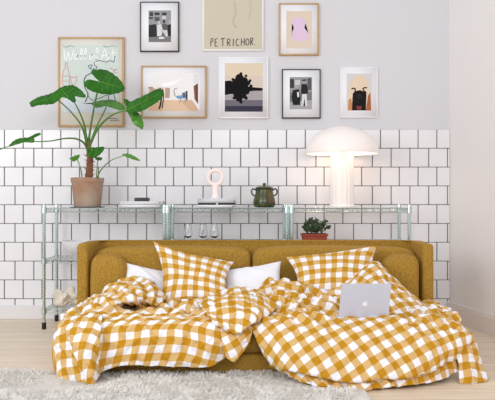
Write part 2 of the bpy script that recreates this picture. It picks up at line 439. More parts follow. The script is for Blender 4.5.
class Cloth:
    def __init__(s): s.v = []; s.f = []; s.uv = []; s.n = 0
    def sheet(s, rows, nr, nc, th=0.03, amp=0.012, ang=0.5, seed=1, uv0=(0, 0), wl=0.09, edge=0.18, ampf=None, floor=True, ex=0.0, uvrot=0.0, goal=0.03, bend=0.35):
        ctrl = np.array([[tuple(p if isinstance(p, Vector) else P(*p)) for p in r] for r in rows], float)
        G = catmull(ctrl, nr); G = np.swapaxes(catmull(np.swapaxes(G, 0, 1), nc), 0, 1)
        du = np.linalg.norm(np.diff(G, axis=1), axis=2); U = np.concatenate([np.zeros((nr, 1)), np.cumsum(du, 1)], 1)
        mid = int(nc * 0.5); U = U - U[:, mid:mid + 1]
        dv = np.linalg.norm(np.diff(G, axis=0), axis=2); V = np.concatenate([np.zeros((1, nc)), np.cumsum(dv, 0)], 0)
        N0 = normals(G)
        if (N0[..., 2].mean() - N0[..., 1].mean()) < 0: N0 = -N0; s_flip = True
        else: s_flip = False
        D = folds(U, V, seed, ang, wl) + 0.6 * folds(U, V, seed + 7, ang + 1.1, wl * 1.4)
        t = np.linspace(0, 1, nr)[:, None] * np.ones((1, nc)); q = np.linspace(0, 1, nc)[None, :] * np.ones((nr, 1))
        if ampf is not None: D = D * ampf(q, t)
        top = G + N0 * (D * amp)[..., None]
        if callable(ex): ex = ex(q, t)
        if np.any(np.asarray(ex) > 0): top = crumple(top, ex, seed, goal=goal, bend=bend)
        if uvrot: U, V = U * math.cos(uvrot) - V * math.sin(uvrot), U * math.sin(uvrot) + V * math.cos(uvrot)
        e = np.minimum(np.minimum(q, 1 - q), np.minimum(t, 1 - t)) / edge
        e = np.clip(e, 0, 1); prof = np.sqrt(1 - (1 - e) ** 2)
        bot = top - N0 * (0.002 + th * prof)[..., None]
        if floor:
            top[..., 2] = np.maximum(top[..., 2], 0.006); bot[..., 2] = np.maximum(bot[..., 2], 0.002)
        base = s.n
        idx = lambda r, c, l: base + l * nr * nc + r * nc + c
        s.v += top.reshape(-1, 3).tolist() + bot.reshape(-1, 3).tolist()
        uv = np.stack([U + uv0[0], -V + uv0[1]], -1).reshape(-1, 2).tolist()
        s.uv += uv + uv
        for r in range(nr - 1):
            for c in range(nc - 1):
                a = (idx(r, c, 0), idx(r, c + 1, 0), idx(r + 1, c + 1, 0), idx(r + 1, c, 0))
                b = (idx(r, c, 1), idx(r + 1, c, 1), idx(r + 1, c + 1, 1), idx(r, c + 1, 1))
                s.f.append(a); s.f.append(b)
        for r in range(nr - 1):
            s.f.append((idx(r, 0, 0), idx(r + 1, 0, 0), idx(r + 1, 0, 1), idx(r, 0, 1)))
            s.f.append((idx(r, nc - 1, 0), idx(r, nc - 1, 1), idx(r + 1, nc - 1, 1), idx(r + 1, nc - 1, 0)))
        for c in range(nc - 1):
            s.f.append((idx(0, c, 0), idx(0, c, 1), idx(0, c + 1, 1), idx(0, c + 1, 0)))
            s.f.append((idx(nr - 1, c, 0), idx(nr - 1, c + 1, 0), idx(nr - 1, c + 1, 1), idx(nr - 1, c, 1)))
        s.n += 2 * nr * nc
    def build(s, name, m, parent=None):
        me = bpy.data.meshes.new(name); me.from_pydata(s.v, [], s.f)
        l = me.uv_layers.new(name='cloth')
        vi = np.empty(len(me.loops), 'i'); me.loops.foreach_get('vertex_index', vi)
        l.data.foreach_set('uv', np.array(s.uv, 'f')[vi].ravel())
        me.update()
        bmm = bmesh.new(); bmm.from_mesh(me); bmesh.ops.recalc_face_normals(bmm, faces=bmm.faces); bmm.to_mesh(me); bmm.free()
        return link_mesh(name, me, m, parent)

# ---- left duvet
XS = [-1.02, -1.025, -.975, -.88, -.74, -.60, -.45, -.30, -.17, -.08, .0]
def rowx(Z, H, h0=.03, h1=.2, dx=0):
    return [Vector((XS[0], Z, h0)), Vector((XS[1], Z, h1))] + [Vector((x + dx, Z, H)) for x in XS[2:]]
left = Cloth()
left.sheet([
    rowx(4.42, .32), rowx(4.2, .325), rowx(3.99, .30), rowx(3.84, .335),
    [(56, 375, 3.76), (54, 350, 3.75), (57, 331, 3.73), (74, 328, 3.70), (92, 326, 3.69), (112, 326, 3.70), (135, 325, 3.70), (160, 325, 3.70), (185, 325, 3.70), (208, 325, 3.70), (225, 326, 3.72)],
    [(56, 378, 3.72), (54, 362, 3.71), (56, 350, 3.69), (76, 350, 3.63), (92, 350, 3.61), (107, 346, 3.65), (132, 343, 3.66), (158, 343, 3.66), (185, 343, 3.66), (209, 343, 3.66), (227, 341, 3.68)],
    [(58, 380, 3.68), (57, 378, 3.67), (60, 380, 3.655), (78, 382, 3.61), (93, 386.5, 3.57), (102, 372, 3.64), (124, 365, 3.66), (155, 365.5, 3.67), (185, 366.5, 3.67), (210, 366, 3.67), (228, 355, 3.69)],
], 120, 200, 0.035, 0.013, 0.35, 11, wl=.12, ampf=lambda q, t: np.where(t < .5, 1.3, .55) * np.clip(q * 6, .25, 1), ex=lambda q, t: np.where(t < .52, .22, .06) * np.clip(q * 5, .2, 1))
left.sheet([
    [(80, 306, 4.3), (97, 295, 4.38), (115, 284, 4.42), (137, 277, 4.42), (152, 281, 4.42), (163, 292, 4.4)],
    [(72, 311, 4.05), (92, 303, 4.1), (113, 291, 4.15), (136, 285, 4.18), (153, 288, 4.2), (165, 298, 4.25)],
    [(64, 316, 3.92), (83, 309, 3.90), (106, 298, 3.94), (129, 293, 4.0), (147, 294, 4.05), (162, 302, 4.12)],
    [(61, 326, 3.83), (80, 320, 3.80), (103, 310, 3.84), (126, 301, 3.92), (143, 301, 4.0), (156, 306, 4.06)],
    [(63, 328, 3.86), (82, 324, 3.84), (106, 314, 3.88), (128, 305, 3.97), (143, 305, 4.06), (154, 307, 4.1)],
], 80, 110, 0.02, 0.012, 0.9, 23, wl=.08, uv0=(.3, .2), ex=.10, uvrot=.5)
left.sheet([   # second layer folded down over the corner
    [(66, 313, 3.95), (78, 308, 3.96), (92, 305, 3.98), (104, 303, 4.0)],
    [(64, 321, 3.75), (76, 319, 3.72), (90, 318, 3.71), (102, 317, 3.74)],
    [(69, 340, 3.61), (78, 340, 3.58), (90, 340, 3.58), (100, 338, 3.61)],
    [(78, 362, 3.565), (84, 362, 3.545), (92, 361, 3.545), (99, 360, 3.58)],
    [(87, 384, 3.555), (89, 385.5, 3.55), (93, 387, 3.545), (98, 374, 3.58)],
], 70, 36, 0.014, 0.006, 1.2, 27, wl=.06, uv0=(.02, .03), ex=.05, uvrot=-.38)
left = tag(left.build('duvet', M['check_left']), 'left gingham duvet with straight checks, one corner hanging down to the shaggy rug', 'duvet')

# ---- right duvet
right = Cloth()
flat = lambda q, t: 1 - .85 * np.exp(-((q - .47) / .12) ** 4 - ((t - .38) / .13) ** 4)   # pressed flat under the laptop
XC = [.03, .15, .32, .50, .68, .84, .98, 1.10, 1.17]
right.sheet([
    [Vector((x, 4.38, .30)) for x in XC], [Vector((x, 4.1, .31)) for x in XC], [Vector((x, 3.9, .31)) for x in XC],
    [(250, 324, 3.74), (275, 318, 3.75), (305, 318, 3.75), (340, 319, 3.74), (375, 319, 3.73), (405, 320, 3.73), (430, 321, 3.74), (452, 325, 3.76), (466, 330, 3.78)],
    [(256, 338, 3.68), (280, 335, 3.64), (308, 336, 3.62), (342, 338, 3.60), (376, 338, 3.60), (408, 338, 3.61), (434, 338, 3.63), (458, 336, 3.68), (474, 336, 3.74)],
    [(263, 354, 3.67), (286, 355, 3.58), (312, 358, 3.54), (345, 361, 3.52), (378, 360, 3.52), (408, 358, 3.54), (435, 355, 3.58), (454, 350, 3.63), (471, 346, 3.72)],
    [(270, 363, 3.67), (290, 370, 3.55), (315, 374, 3.50), (346, 380, 3.48), (378, 377, 3.48), (405, 376, 3.50), (428, 371, 3.55), (447, 362, 3.62), (466, 354, 3.71)],
    [(271, 365, 3.685), (291, 372, 3.585), (315, 376, 3.535), (346, 382, 3.515), (378, 379, 3.515), (405, 378, 3.535), (428, 373, 3.585), (447, 364, 3.65), (466, 356, 3.72)],
    [(281, 371, 3.67), (296, 380, 3.56), (320, 386, 3.49), (347, 393, 3.45), (378, 388, 3.48), (402, 386, 3.51), (425, 383, 3.56), (446, 377, 3.63), (462, 366, 3.70)],
], 130, 200, 0.035, 0.012, 1.0, 31, wl=.13, ampf=lambda q, t: np.where(t < .4, 1.2, .75) * flat(q, t), ex=lambda q, t: (np.where(t < .42, .14, .04) + .08 * (t > .86)) * flat(q, t))
right.sheet([   # mound behind the laptop
    [(300, 288, 4.45), (330, 284, 4.45), (355, 271, 4.45), (374, 262, 4.43), (392, 276, 4.42), (412, 298, 4.42)],
    [(305, 296, 4.3), (330, 292, 4.28), (352, 280, 4.27), (375, 268, 4.28), (397, 284, 4.25), (424, 305, 4.22)],
    [(305, 306, 4.12), (330, 303, 4.12), (352, 298, 4.12), (376, 290, 4.12), (402, 298, 4.06), (436, 317, 3.98)],
    [(300, 316, 3.98), (330, 314, 3.98), (352, 313, 4.0), (378, 312, 4.0), (405, 316, 3.92), (447, 327, 3.85)],
], 70, 100, 0.05, 0.006, 0.6, 41, wl=.1, uv0=(.1, .3), ex=.06)
right.sheet([   # corner hanging at the far right
    [(455, 330, 3.74), (465, 331, 3.76), (473, 335, 3.78)], [(457, 352, 3.67), (470, 352, 3.69), (480, 356, 3.73)],
    [(459, 370, 3.64), (473, 371, 3.64), (485, 372, 3.70)], [(460, 384, 3.61), (472, 385, 3.61), (488, 381, 3.66)],
], 50, 40, 0.012, 0.005, 1.4, 45, wl=.05, uv0=(.2, .1), ex=.06, uvrot=-.5)
right.sheet([   # tongue over the front edge
    [(220, 320, 3.75), (236, 322, 3.74), (253, 318, 3.76)], [(221, 334, 3.67), (236, 338, 3.65), (252, 332, 3.69)],
    [(223, 348, 3.655), (236, 352, 3.64), (249, 343, 3.67)], [(227, 358, 3.65), (234, 362, 3.64), (240, 356, 3.65)],
], 40, 40, 0.012, 0.005, 0.4, 47, wl=.06, uv0=(.05, .1))
right.sheet([   # big folded back flap
    [(197, 300, 4.25), (214, 293.5, 4.22), (234, 289, 4.2), (256, 291, 4.18), (277, 300, 4.12)],
    [(198, 304, 4.0), (215, 300, 3.95), (236, 296, 3.93), (258, 299, 3.93), (277, 306, 3.95)],
    [(205, 312, 3.8), (219, 312, 3.76), (238, 311, 3.74), (256, 312, 3.75), (270, 314, 3.82)],
    [(212, 320, 3.70), (223, 326, 3.65), (236, 333, 3.62), (249, 326, 3.66), (257, 321, 3.72)],
], 80, 100, 0.035, 0.010, 0.7, 53, wl=.11, uv0=(.02, .0), ex=.07, uvrot=1.0)
right.sheet([   # crumpled band in the middle
    [(256, 293, 4.35), (271, 282, 4.35), (295, 284, 4.35), (318, 290, 4.35), (345, 290, 4.35)],
    [(260, 300, 4.15), (278, 292, 4.15), (300, 293, 4.15), (322, 298, 4.12), (345, 299, 4.12)],
    [(264, 311, 3.98), (282, 305, 3.95), (302, 307, 3.95), (322, 310, 3.96), (342, 312, 4.02)],
    [(258, 321, 3.85), (282, 319, 3.86), (300, 320, 3.88), (322, 318, 3.9), (338, 317, 3.97)],
], 80, 110, 0.04, 0.022, 0.2, 61, wl=.10, uv0=(.4, .0), ex=.2, uvrot=.6)
right = tag(right.build('duvet', M['check_right']), 'right gingham duvet with diagonal checks, under the laptop and spilling onto the floorboards', 'duvet')

# ---- pillows
def pillow(tl, tr, br, bl, th, seed, nx=44, ny=34, uv0=(0, 0), wr=0.006, pinch=0.05):
    tl, tr, br, bl = [np.array(p if isinstance(p, Vector) else P(*p)) for p in (tl, tr, br, bl)]
    q, t = np.meshgrid(np.linspace(0, 1, nx), np.linspace(0, 1, ny))
    W = (np.linalg.norm(tr - tl) + np.linalg.norm(br - bl)) / 2; H = (np.linalg.norm(bl - tl) + np.linalg.norm(br - tr)) / 2
    # sides curve inwards, corners stay out
    qq = q + pinch * np.sin(np.pi * t) * (1 - 2 * q); tt = t + pinch * np.sin(np.pi * q) * (1 - 2 * t)
    G = (tl * ((1 - qq) * (1 - tt))[..., None] + tr * (qq * (1 - tt))[..., None] + br * (qq * tt)[..., None] + bl * ((1 - qq) * tt)[..., None])
    n = np.cross(tr - tl, bl - tl); n /= np.linalg.norm(n)
    if n[1] > 0: n = -n
    e = (np.sin(np.pi * q) * np.sin(np.pi * t)); prof = np.clip(e, 0, 1) ** 0.42
    D = folds(q * W, t * H, seed, 0.8, 0.09) * wr * (0.4 + prof)
    U = (q - .5) * W * 1.04 + uv0[0]; V = -(t - .5) * H * 1.04 + uv0[1]
    c = Cloth()
    front = G + n * (prof * th / 2 + D)[..., None]; back = G - n * (prof * th / 2 + 0.001)[..., None]
    front[..., 2] = np.where(True, front[..., 2], 0)
    nr, nc = ny, nx
    c.v = front.reshape(-1, 3).tolist() + back.reshape(-1, 3).tolist()
    uv = np.stack([U, V], -1).reshape(-1, 2).tolist(); c.uv = uv + uv
    for r in range(nr - 1):
        for k in range(nc - 1):
            a = r * nc + k; o = nr * nc
            c.f.append((a, a + 1, a + nc + 1, a + nc)); c.f.append((o + a, o + a + nc, o + a + nc + 1, o + a + 1))
    for r in range(nr - 1):
        a = r * nc; o = nr * nc; c.f.append((a, a + nc, o + a + nc, o + a)); a += nc - 1; c.f.append((a, o + a, o + a + nc, a + nc))
    for k in range(nc - 1):
        o = nr * nc; c.f.append((k, o + k, o + k + 1, k + 1)); a = (nr - 1) * nc + k; c.f.append((a, a + 1, o + a + 1, o + a))
    return c
tag(pillow((153, 241, 4.56), (234, 262, 4.50), (231, 300, 4.22), (160, 308, 4.24), .12, 3, pinch=.085).build('pillow', M['check_pillow']),
    'gingham pillow leaning on the left back cushion with one corner standing up', 'pillow')
tag(pillow((286, 257, 4.52), (377, 245, 4.54), (380, 292, 4.3), (296, 300, 4.26), .12, 5, uv0=(.01, .02), pinch=.07).build('pillow', M['check_pillow2']),
    'gingham pillow leaning on the right back cushion behind the laptop', 'pillow')
tag(pillow((124, 262, 4.56), (178, 274, 4.60), (178, 300, 4.42), (122, 296, 4.42), .09, 7, wr=.008).build('pillow', M['white_cloth']),
    'plain white pillow peeping out between the left arm cushion and the gingham pillow', 'pillow')
tag(pillow((222, 272, 4.55), (281, 261, 4.56), (285, 300, 4.36), (224, 302, 4.34), .12, 9, wr=.008).build('pillow', M['white_cloth']),
    'plain white pillow in the middle, between the two gingham pillows', 'pillow')

# ------------------------------------------------------------------ laptop
M['alu'] = mat('silver_aluminium', (202, 208, 226), 0.4, 0.12)
M['logo'] = mat('pale_logo', (240, 242, 248), 0.4)
M['keys'] = mat('dark_keys', (40, 40, 44), 0.5)
M['screen'] = mat('dark_screen', (18, 20, 24), 0.2)
lp = thing('laptop', 'open silver laptop with a pale logo on its lid, standing on the right duvet', 'laptop', P(364, 317, 3.79))
TL, TR, BR, BL = P(342, 284.2, 3.70), P(391.5, 283.9, 3.73), P(388.5, 316.3, 3.79), P(338.7, 317.4, 3.76)
def plate(bm, quad, th, nrmv, r=0.012, mi=0):
    tl, tr, br, bl = quad; cen = (tl + tr + br + bl) / 4; pts = []
    cs = [tl, tr, br, bl]
    for i, c in enumerate(cs):
        a = (cs[i - 1] - c).normalized(); b = (cs[(i + 1) % 4] - c).normalized()
        p0 = c + a * r; p1 = c + b * r
        for k in range(5):
            t = k / 4; pts.append((1 - t) ** 2 * p0 + 2 * t * (1 - t) * c + t * t * p1)
    f = [bm.verts.new(p) for p in pts]; g2 = [bm.verts.new(p + nrmv * th) for p in pts]; n = len(pts)
    bm.faces.new(f).material_index = mi; bm.faces.new(g2[::-1]).material_index = mi
    for i in range(n): bm.faces.new((f[i], f[(i + 1) % n], g2[(i + 1) % n], g2[i])).material_index = mi
ln = (TR - TL).cross(BL - TL).normalized()
if ln.y < 0: ln = -ln
bm = bmesh.new(); plate(bm, (TL, TR, BR, BL), 0.006, ln); lid = obj('lid', bm, M['alu'], lp)
bm = bmesh.new()
ins = lambda q, k: [c + (sum(q, Vector()) / 4 - c) * k for c in q]
plate(bm, [p + ln * 0.0062 for p in ins([TL, TR, BR, BL], .05)], 0.0006, ln, .004); obj('screen', bm, M['screen'], lid)
back = Vector((0, 0.20, 0.006)); bx = Vector((0.006, 0, 0))
BTL, BTR = BL + back - bx, BR + back - bx
bm = bmesh.new(); plate(bm, (BTL, BTR, BR, BL), 0.014, Vector((0, 0, -1))); deck = obj('body', bm, M['alu'], lp)
bm = bmesh.new()
for r in range(5):
    for c in range(12):
        u0, u1 = .08 + c * .07, .08 + c * .07 + .058; v0, v1 = .12 + r * .1, .12 + r * .1 + .08
        q = [BL.lerp(BR, u).lerp(BTL.lerp(BTR, u), v) + Vector((0, 0, .0008)) for u, v in ((u0, v0), (u1, v0), (u1, v1), (u0, v1))]
        plate(bm, q, .0012, Vector((0, 0, 1)), .002)
obj('keyboard', bm, M['keys'], deck)
# logo on the lid
bm = bmesh.new()
cL = P(365.2, 303.6, 3.815)
ux = (TR - TL).normalized(); uz = ux.cross(-ln).normalized()
if uz.z < 0: uz = -uz
cen = TL.lerp(TR, .5).lerp(BL.lerp(BR, .5), .585) - ln * .0008
def poly(bm, pts2, c, ux, uz, depth, mi=0):
    vs = [bm.verts.new(c + ux * x + uz * y - depth) for x, y in pts2]
    f = bm.faces.new(vs); f.material_index = mi
    bmesh.ops.triangulate(bm, faces=[f])
ap = [(0, .0085), (.004, .0105), (.009, .0105), (.0125, .008), (.0095, .004), (.009, -.001), (.0105, -.005), (.0135, -.007),
      (.0115, -.012), (.008, -.0165), (.0045, -.0168), (0, -.0155), (-.0045, -.0168), (-.008, -.0165), (-.0115, -.012), (-.014, -.004), (-.0135, .004), (-.011, .009), (-.007, .0108), (-.003, .0102)]
poly(bm, ap, cen, ux, uz, Vector((0, 0, 0)))
poly(bm, [(0, .0115), (.0005, .015), (.003, .0182), (.0062, .0195), (.0058, .0155), (.0035, .0125)], cen, ux, uz, Vector((0, 0, 0)))
obj('logo', bm, M['logo'], lid, smooth=False)

# ------------------------------------------------------------------ wire shelving
YF, YB, SH = 5.15, 5.49, 0.889
def post(bm, x, y, h):
    prof = [(0.0, .05)]; z = .05
    prof = [(0.0, .05), (.0145, .05)]
    while z < h - .03:
        z += .024; prof += [(.0140, z - .010), (.0100, z - .0075), (.0100, z - .001), (.0140, z + .0015)]
    prof += [(.0145, h - .008), (.010, h), (0, h)]
    lathe(bm, prof, x, y, 12)
def wire_shelf(x0, x1, z):
    bm = bmesh.new(); R = .0027
    for y in (YF, YB):
        for zz in (z, z - .03): tube(bm, [(x0, y, zz), (x1, y, zz)], R * 1.1, 6)
        nz = int((x1 - x0) / .03)
        tube(bm, [(x0 + (x1 - x0) * k / nz, y, z if k % 2 else z - .03) for k in range(nz + 1)], R * .8, 5)
    for x in (x0, x1):
        for zz in (z, z - .03): tube(bm, [(x, YF, zz), (x, YB, zz)], R * 1.1, 6)
        tube(bm, [(x, YF + (YB - YF) * k / 14, z if k % 2 else z - .03) for k in range(15)], R * .8, 5)
    k = x0 + .036
    while k < x1 - .01:
        tube(bm, [(k, YF, z + .002), (k, YB, z + .002)], R * .75, 5); k += .036
    for y in (YF + .11, YF + .23): tube(bm, [(x0, y, z - .003), (x1, y, z - .003)], R, 6)
    for x in (x0, x1):
        for y in (YF, YB): lathe(bm, [(.0150, z - .036), (.0200, z - .034), (.0180, z + .006), (.0150, z + .008)], x, y, 14)
    return bm
def unit(x0, x1, levels, label):
    t = thing('wire_shelving', label, 'shelf', ((x0 + x1) / 2, (YF + YB) / 2, 0), 'chrome wire shelving units behind the sofa')
    for x in (x0, x1):
        for y in (YF, YB):
            bm = bmesh.new(); post(bm, x, y, SH + .03); p = obj('post', bm, M['chrome'], t)
            bm = bmesh.new(); lathe(bm, [(0, 0), (.0145, 0), (.016, .004), (.0155, .05), (0, .05)], x, y, 14); obj('foot', bm, M['rubber'], p)
    for z in levels: obj('shelf', wire_shelf(x0, x1, z), M['chrome'], t)
unit(-1.497, -.612, (.15, .515, SH), 'chrome wire shelving unit at the left, with the big potted plant on top')
unit(-.588, .288, (.15, .64, SH), 'chrome wire shelving unit in the middle, with the green jar and ring ornament on top')
unit(.325, 1.19, (.15, .64, SH), 'chrome wire shelving unit at the right, with the mushroom lamp on top')
ST = SH + .005

# ------------------------------------------------------------------ mushroom lamp
M['lamp'] = mat('opal_lamp_glass', (244, 236, 232), 0.35, emit=(255, 238, 226), estr=0.07)
M['lamp_stem'] = mat('glowing_opal_stem', (244, 238, 234), 0.35, emit=(255, 240, 226), estr=0.06)
LX = (342 - 247.5) * 5.3 / F; LY = 5.3
def ph(py, Z): return EYE - (py - 200) * Z / F
lamp = thing('table_lamp', 'lit white mushroom lamp with a wide dome shade on the wire shelving', 'lamp', (LX, LY, ST))
bm = bmesh.new(); z0 = ST; z1 = ph(152, 5.3) + .03
lathe(bm, [(0, z0), (.098, z0), (.098, z0 + .012), (.090, z0 + .02), (.088, z1), (0, z1)], LX, LY, 96, .055, 16)
obj('stem', bm, M['lamp_stem'], lamp)
bm = bmesh.new(); zb = ph(154, 5.3); zt = ph(126.3, 5.3); R = .275; hh = zt - zb
prof = [(R * math.sin(a) ** 1.02 if a > 0 else 0, zb + .012 + (hh - .012) * math.cos(a)) for a in [math.pi / 2 * k / 20 for k in range(21)]]
prof += [(R, zb + .004), (R - .003, zb), (R - .008, zb + .002)]
prof += [((R - .01) * math.sin(a) ** 1.02 if a > 0 else 0, zb + .012 + (hh - .02) * math.cos(a)) for a in [math.pi / 2 * k / 20 for k in range(20, -1, -1)]]
lathe(bm, prof, LX, LY, 64); obj('lamp_shade', bm, M['lamp'], lamp)
for k in range(4):
    a = math.pi / 4 + k * math.pi / 2
    d0 = bpy.data.lights.new('lamp_bulb', 'POINT'); d0.energy = 0.5; d0.color = (1.0, .80, .64); d0.shadow_soft_size = .04
    o = bpy.data.objects.new('lamp_bulb', d0); C.objects.link(o); o.parent = lamp
    o.location = (.15 * math.cos(a), .15 * math.sin(a), zb + .04 - ST)

# ------------------------------------------------------------------ books
def book(x0, x1, y0, y1, z0, z1, cover, label, group=None, rot=0.0):
    t = thing('book', label, 'book', ((x0 + x1) / 2, (y0 + y1) / 2, z0), group)
    bm = bmesh.new()
    box(bm, (x0, y0, z0), (x1, y1, z0 + .002)); box(bm, (x0, y0, z1 - .002), (x1, y1, z1)); box(bm, (x0, y0, z0), (x1, y0 + .003, z1))
    obj('cover', bm, cover, t)
    bm = bmesh.new(); box(bm, (x0 + .003, y0 + .003, z0 + .002), (x1 - .003, y1 - .003, z1 - .002)); obj('pages', bm, M['pages'], t)
    return t
M['pages'] = mat('book_pages', (232, 228, 218), .85)
M['bk_white'] = mat('white_book_cover', (236, 236, 240), .5)
M['bk_grey'] = mat('pale_grey_book_cover', (214, 216, 222), .5)
M['bk_dark'] = mat('charcoal_book_cover', (52, 54, 60), .5)
M['ink'] = mat('dark_ink', (60, 60, 66), .7)
def spine_marks(t, x0, x1, y, z, n, w=.006, h=.006):
    bm = bmesh.new()
    for k in range(n):
        x = x0 + (x1 - x0) * k / max(n - 1, 1)
        box(bm, (x, y - .0012, z), (x + w * (.6 if k % 3 else 1), y + .001, z + h))
    obj('spine_lettering', bm, M['ink'], t, smooth=False)
pz = 5.18
X = lambda px: (px - 247.5) * pz / F
b1 = book(X(118.5), X(160), 5.18, 5.42, ST, ST + .021, M['bk_white'], 'white book at the bottom of the stack beside the potted plant')
spine_marks(b1, X(119.5), X(121), 5.18, ST + .008, 2)
b2 = book(X(120.5), X(162), 5.18, 5.41, ST + .0215, ST + .046, M['bk_white'], 'white book on top of the stack beside the potted plant, under the small black box')
spine_marks(b2, X(122), X(148), 5.18, ST + .036, 16, .004, .004); spine_marks(b2, X(159), X(160.5), 5.18, ST + .032, 2, .006, .008)
bm = bmesh.new(); box(bm, (X(133), 5.24, ST + .0465), (X(147), 5.33, ST + .074), .003)
tag(obj('small_box', bm, M['black'], None), 'small black box lying on the white books beside the potted plant', 'box')
b3 = book(X(198), X(236), 5.18, 5.42, ST, ST + .020, M['bk_white'], 'white book at the bottom of the stack under the ring ornament')
spine_marks(b3, X(232.5), X(235), 5.18, ST + .006, 2, .008, .009)
b4 = book(X(198), X(235.5), 5.182, 5.41, ST + .0205, ST + .034, M['bk_dark'], 'thin charcoal book in the middle of the stack under the ring ornament')
bm = bmesh.new(); box(bm, (X(216), 5.1805, ST + .0205), (X(218), 5.183, ST + .034)); obj('spine_band', bm, M['bk_white'], b4)
b5 = book(X(197), X(236.2), 5.18, 5.42, ST + .0345, ST + .068, M['bk_grey'], 'thick pale grey book on top of the stack under the ring ornament')
spine_marks(b5, X(198.5), X(202), 5.18, ST + .055, 3, .005, .005); spine_marks(b5, X(234), X(235), 5.18, ST + .045, 1, .006, .008)
# ring ornament
M['peach'] = mat('pale_pink_ceramic', (250, 234, 230), .5)
bm = bmesh.new(); cz = ph(177.5, 5.28); cx = (215.3 - 247.5) * 5.28 / F
tube(bm, [(cx + .054 * math.cos(a), 5.28, cz + .054 * math.sin(a)) for a in [2 * math.pi * k / 40 for k in range(40)]], .0155, 14, closed=True)
lathe(bm, [(0, ST + .0685), (.034, ST + .0685), (.034, ST + .075), (.026, ST + .085), (.022, ST + .10), (.024, cz - .056), (0, cz - .05)], cx, 5.28, 28)
tag(obj('ring_ornament', bm, M['peach']), 'pale pink ceramic ring ornament standing on the stack of books', 'ornament')

# ------------------------------------------------------------------ green jar
M['green'] = mat('green_glaze', (74, 78, 32), .22, var=.5, vscale=14, col2=(40, 52, 24), spec=.6)
M['brown_glaze'] = mat('brown_glaze_streak', (120, 74, 40), .25)
jx, jy = (264.3 - 247.5) * 5.3 / F, 5.3
jar = thing('lidded_jar', 'dark green glazed lidded jar with two ear handles, on the middle shelving unit', 'jar', (jx, jy, ST))
k = 5.3 / F
zz = lambda py: ph(py, 5.3) + (ST - ph(206.3, 5.3))
bm = bmesh.new()
lathe(bm, [(0, zz(206.3)), (8.8 * k, zz(206.3)), (10.6 * k, zz(204.8)), (11.3 * k, zz(202)), (10.9 * k, zz(199)), (9.7 * k, zz(195)), (8.7 * k, zz(191)), (8.3 * k, zz(188.8)), (9.0 * k, zz(187.6)), (8.3 * k, zz(187.2)), (0, zz(187.4))], jx, jy, 48)
jb = obj('body', bm, M['green'], jar)
bm = bmesh.new()
lathe(bm, [(0, zz(187)), (9.2 * k, zz(187)), (9.3 * k, zz(186.4)), (6 * k, zz(185.2)), (2 * k, zz(184.5)), (1.2 * k, zz(184)), (2.0 * k, zz(182.9)), (1.4 * k, zz(182)), (0, zz(181.8))], jx, jy, 40)
obj('lid', bm, M['green'], jar)
for s in (-1, 1):
    bm = bmesh.new()
    tube(bm, smoothpts([(jx + s * 8.4 * k, jy, zz(189.3)), (jx + s * 11 * k, jy, zz(187.7)), (jx + s * 12.7 * k, jy, zz(189.5)), (jx + s * 12.2 * k, jy, zz(192.8)), (jx + s * 9.8 * k, jy, zz(194.8))], 6), .0062, 10)
    obj('handle', bm, M['green'], jar)
bm = bmesh.new()
for (a0, w0) in ((-1.05, .07), (-.82, .05)):
    ring = []
    for py, r in ((190, 8.65), (193, 9.25), (196, 10.05), (199, 10.95), (202, 11.35)):
        ring.append([bm.verts.new((jx + r * k * 1.004 * math.cos(a0 + d * w0), jy + r * k * 1.004 * math.sin(a0 + d * w0), zz(py))) for d in (-1, 0, 1)])
    for a, b in zip(ring[:-1], ring[1:]):
        for q in (0, 1): bm.faces.new((a[q], a[q + 1], b[q + 1], b[q]))
obj('glaze_drip', bm, M['brown_glaze'], jb)

# ------------------------------------------------------------------ glasses, bowl, shell
M['glass'] = mat('clear_glass', (248, 250, 252), .02, trans=1.0)
def glass(px, label, first=None):
    x = (px - 247.5) * 5.28 / F; y = 5.28; z = .645
    if first:
        r = first.copy(); C.objects.link(r); r.location = (x, y, z); r['label'] = label
        for ch in first.children:
            c = ch.copy(); C.objects.link(c); c.parent = r
        return r
    t = thing('wine_glass', label, 'glass', (x, y, z), 'wine glasses behind the sofa')
    bm = bmesh.new()
    zb = z + .018
    outer = [(.004, zb), (.020, zb + .004), (.031, zb + .016), (.034, zb + .036), (.031, zb + .065), (.026, zb + .09), (.024, zb + .108)]
    inner = [(r - .0018, q + (.0018 if i < 2 else 0)) for i, (r, q) in enumerate(outer)][::-1]
    lathe(bm, outer + inner[:-1] + [(0, zb + .003)], x, y, 28); obj('bowl', bm, M['glass'], t)
    bm = bmesh.new(); lathe(bm, [(0, z), (.028, z), (.028, z + .002), (.006, z + .005), (.004, z + .010), (.004, zb), (0, zb)], x, y, 24); obj('stem', bm, M['glass'], t)
    return t
g1 = glass(188, 'clear wine glass behind the sofa back, left of the three in a row')
bpy.context.view_layer.update()
glass(203, 'clear wine glass behind the sofa back, middle one of the three in a row', g1)
glass(214.5, 'clear wine glass behind the sofa back, right of the three in a row', g1)
M['bowl'] = mat('pale_grey_ceramic', (222, 222, 226), .45)
bx0, by0 = (80.5 - 247.5) * 5.3 / F, 5.3
bm = bmesh.new()
o1 = [(0, .52), (.04, .52), (.045, .527), (.085, .55), (.118, .585), (.134, .62), (.138, .642)]
lathe(bm, o1 + [(.132, .642), (.127, .62), (.11, .588), (.08, .557), (.04, .535), (0, .532)], bx0, by0, 48)
tag(obj('bowl', bm, M['bowl']), 'pale grey ceramic bowl on the left shelving unit, half hidden by the sofa arm', 'bowl')
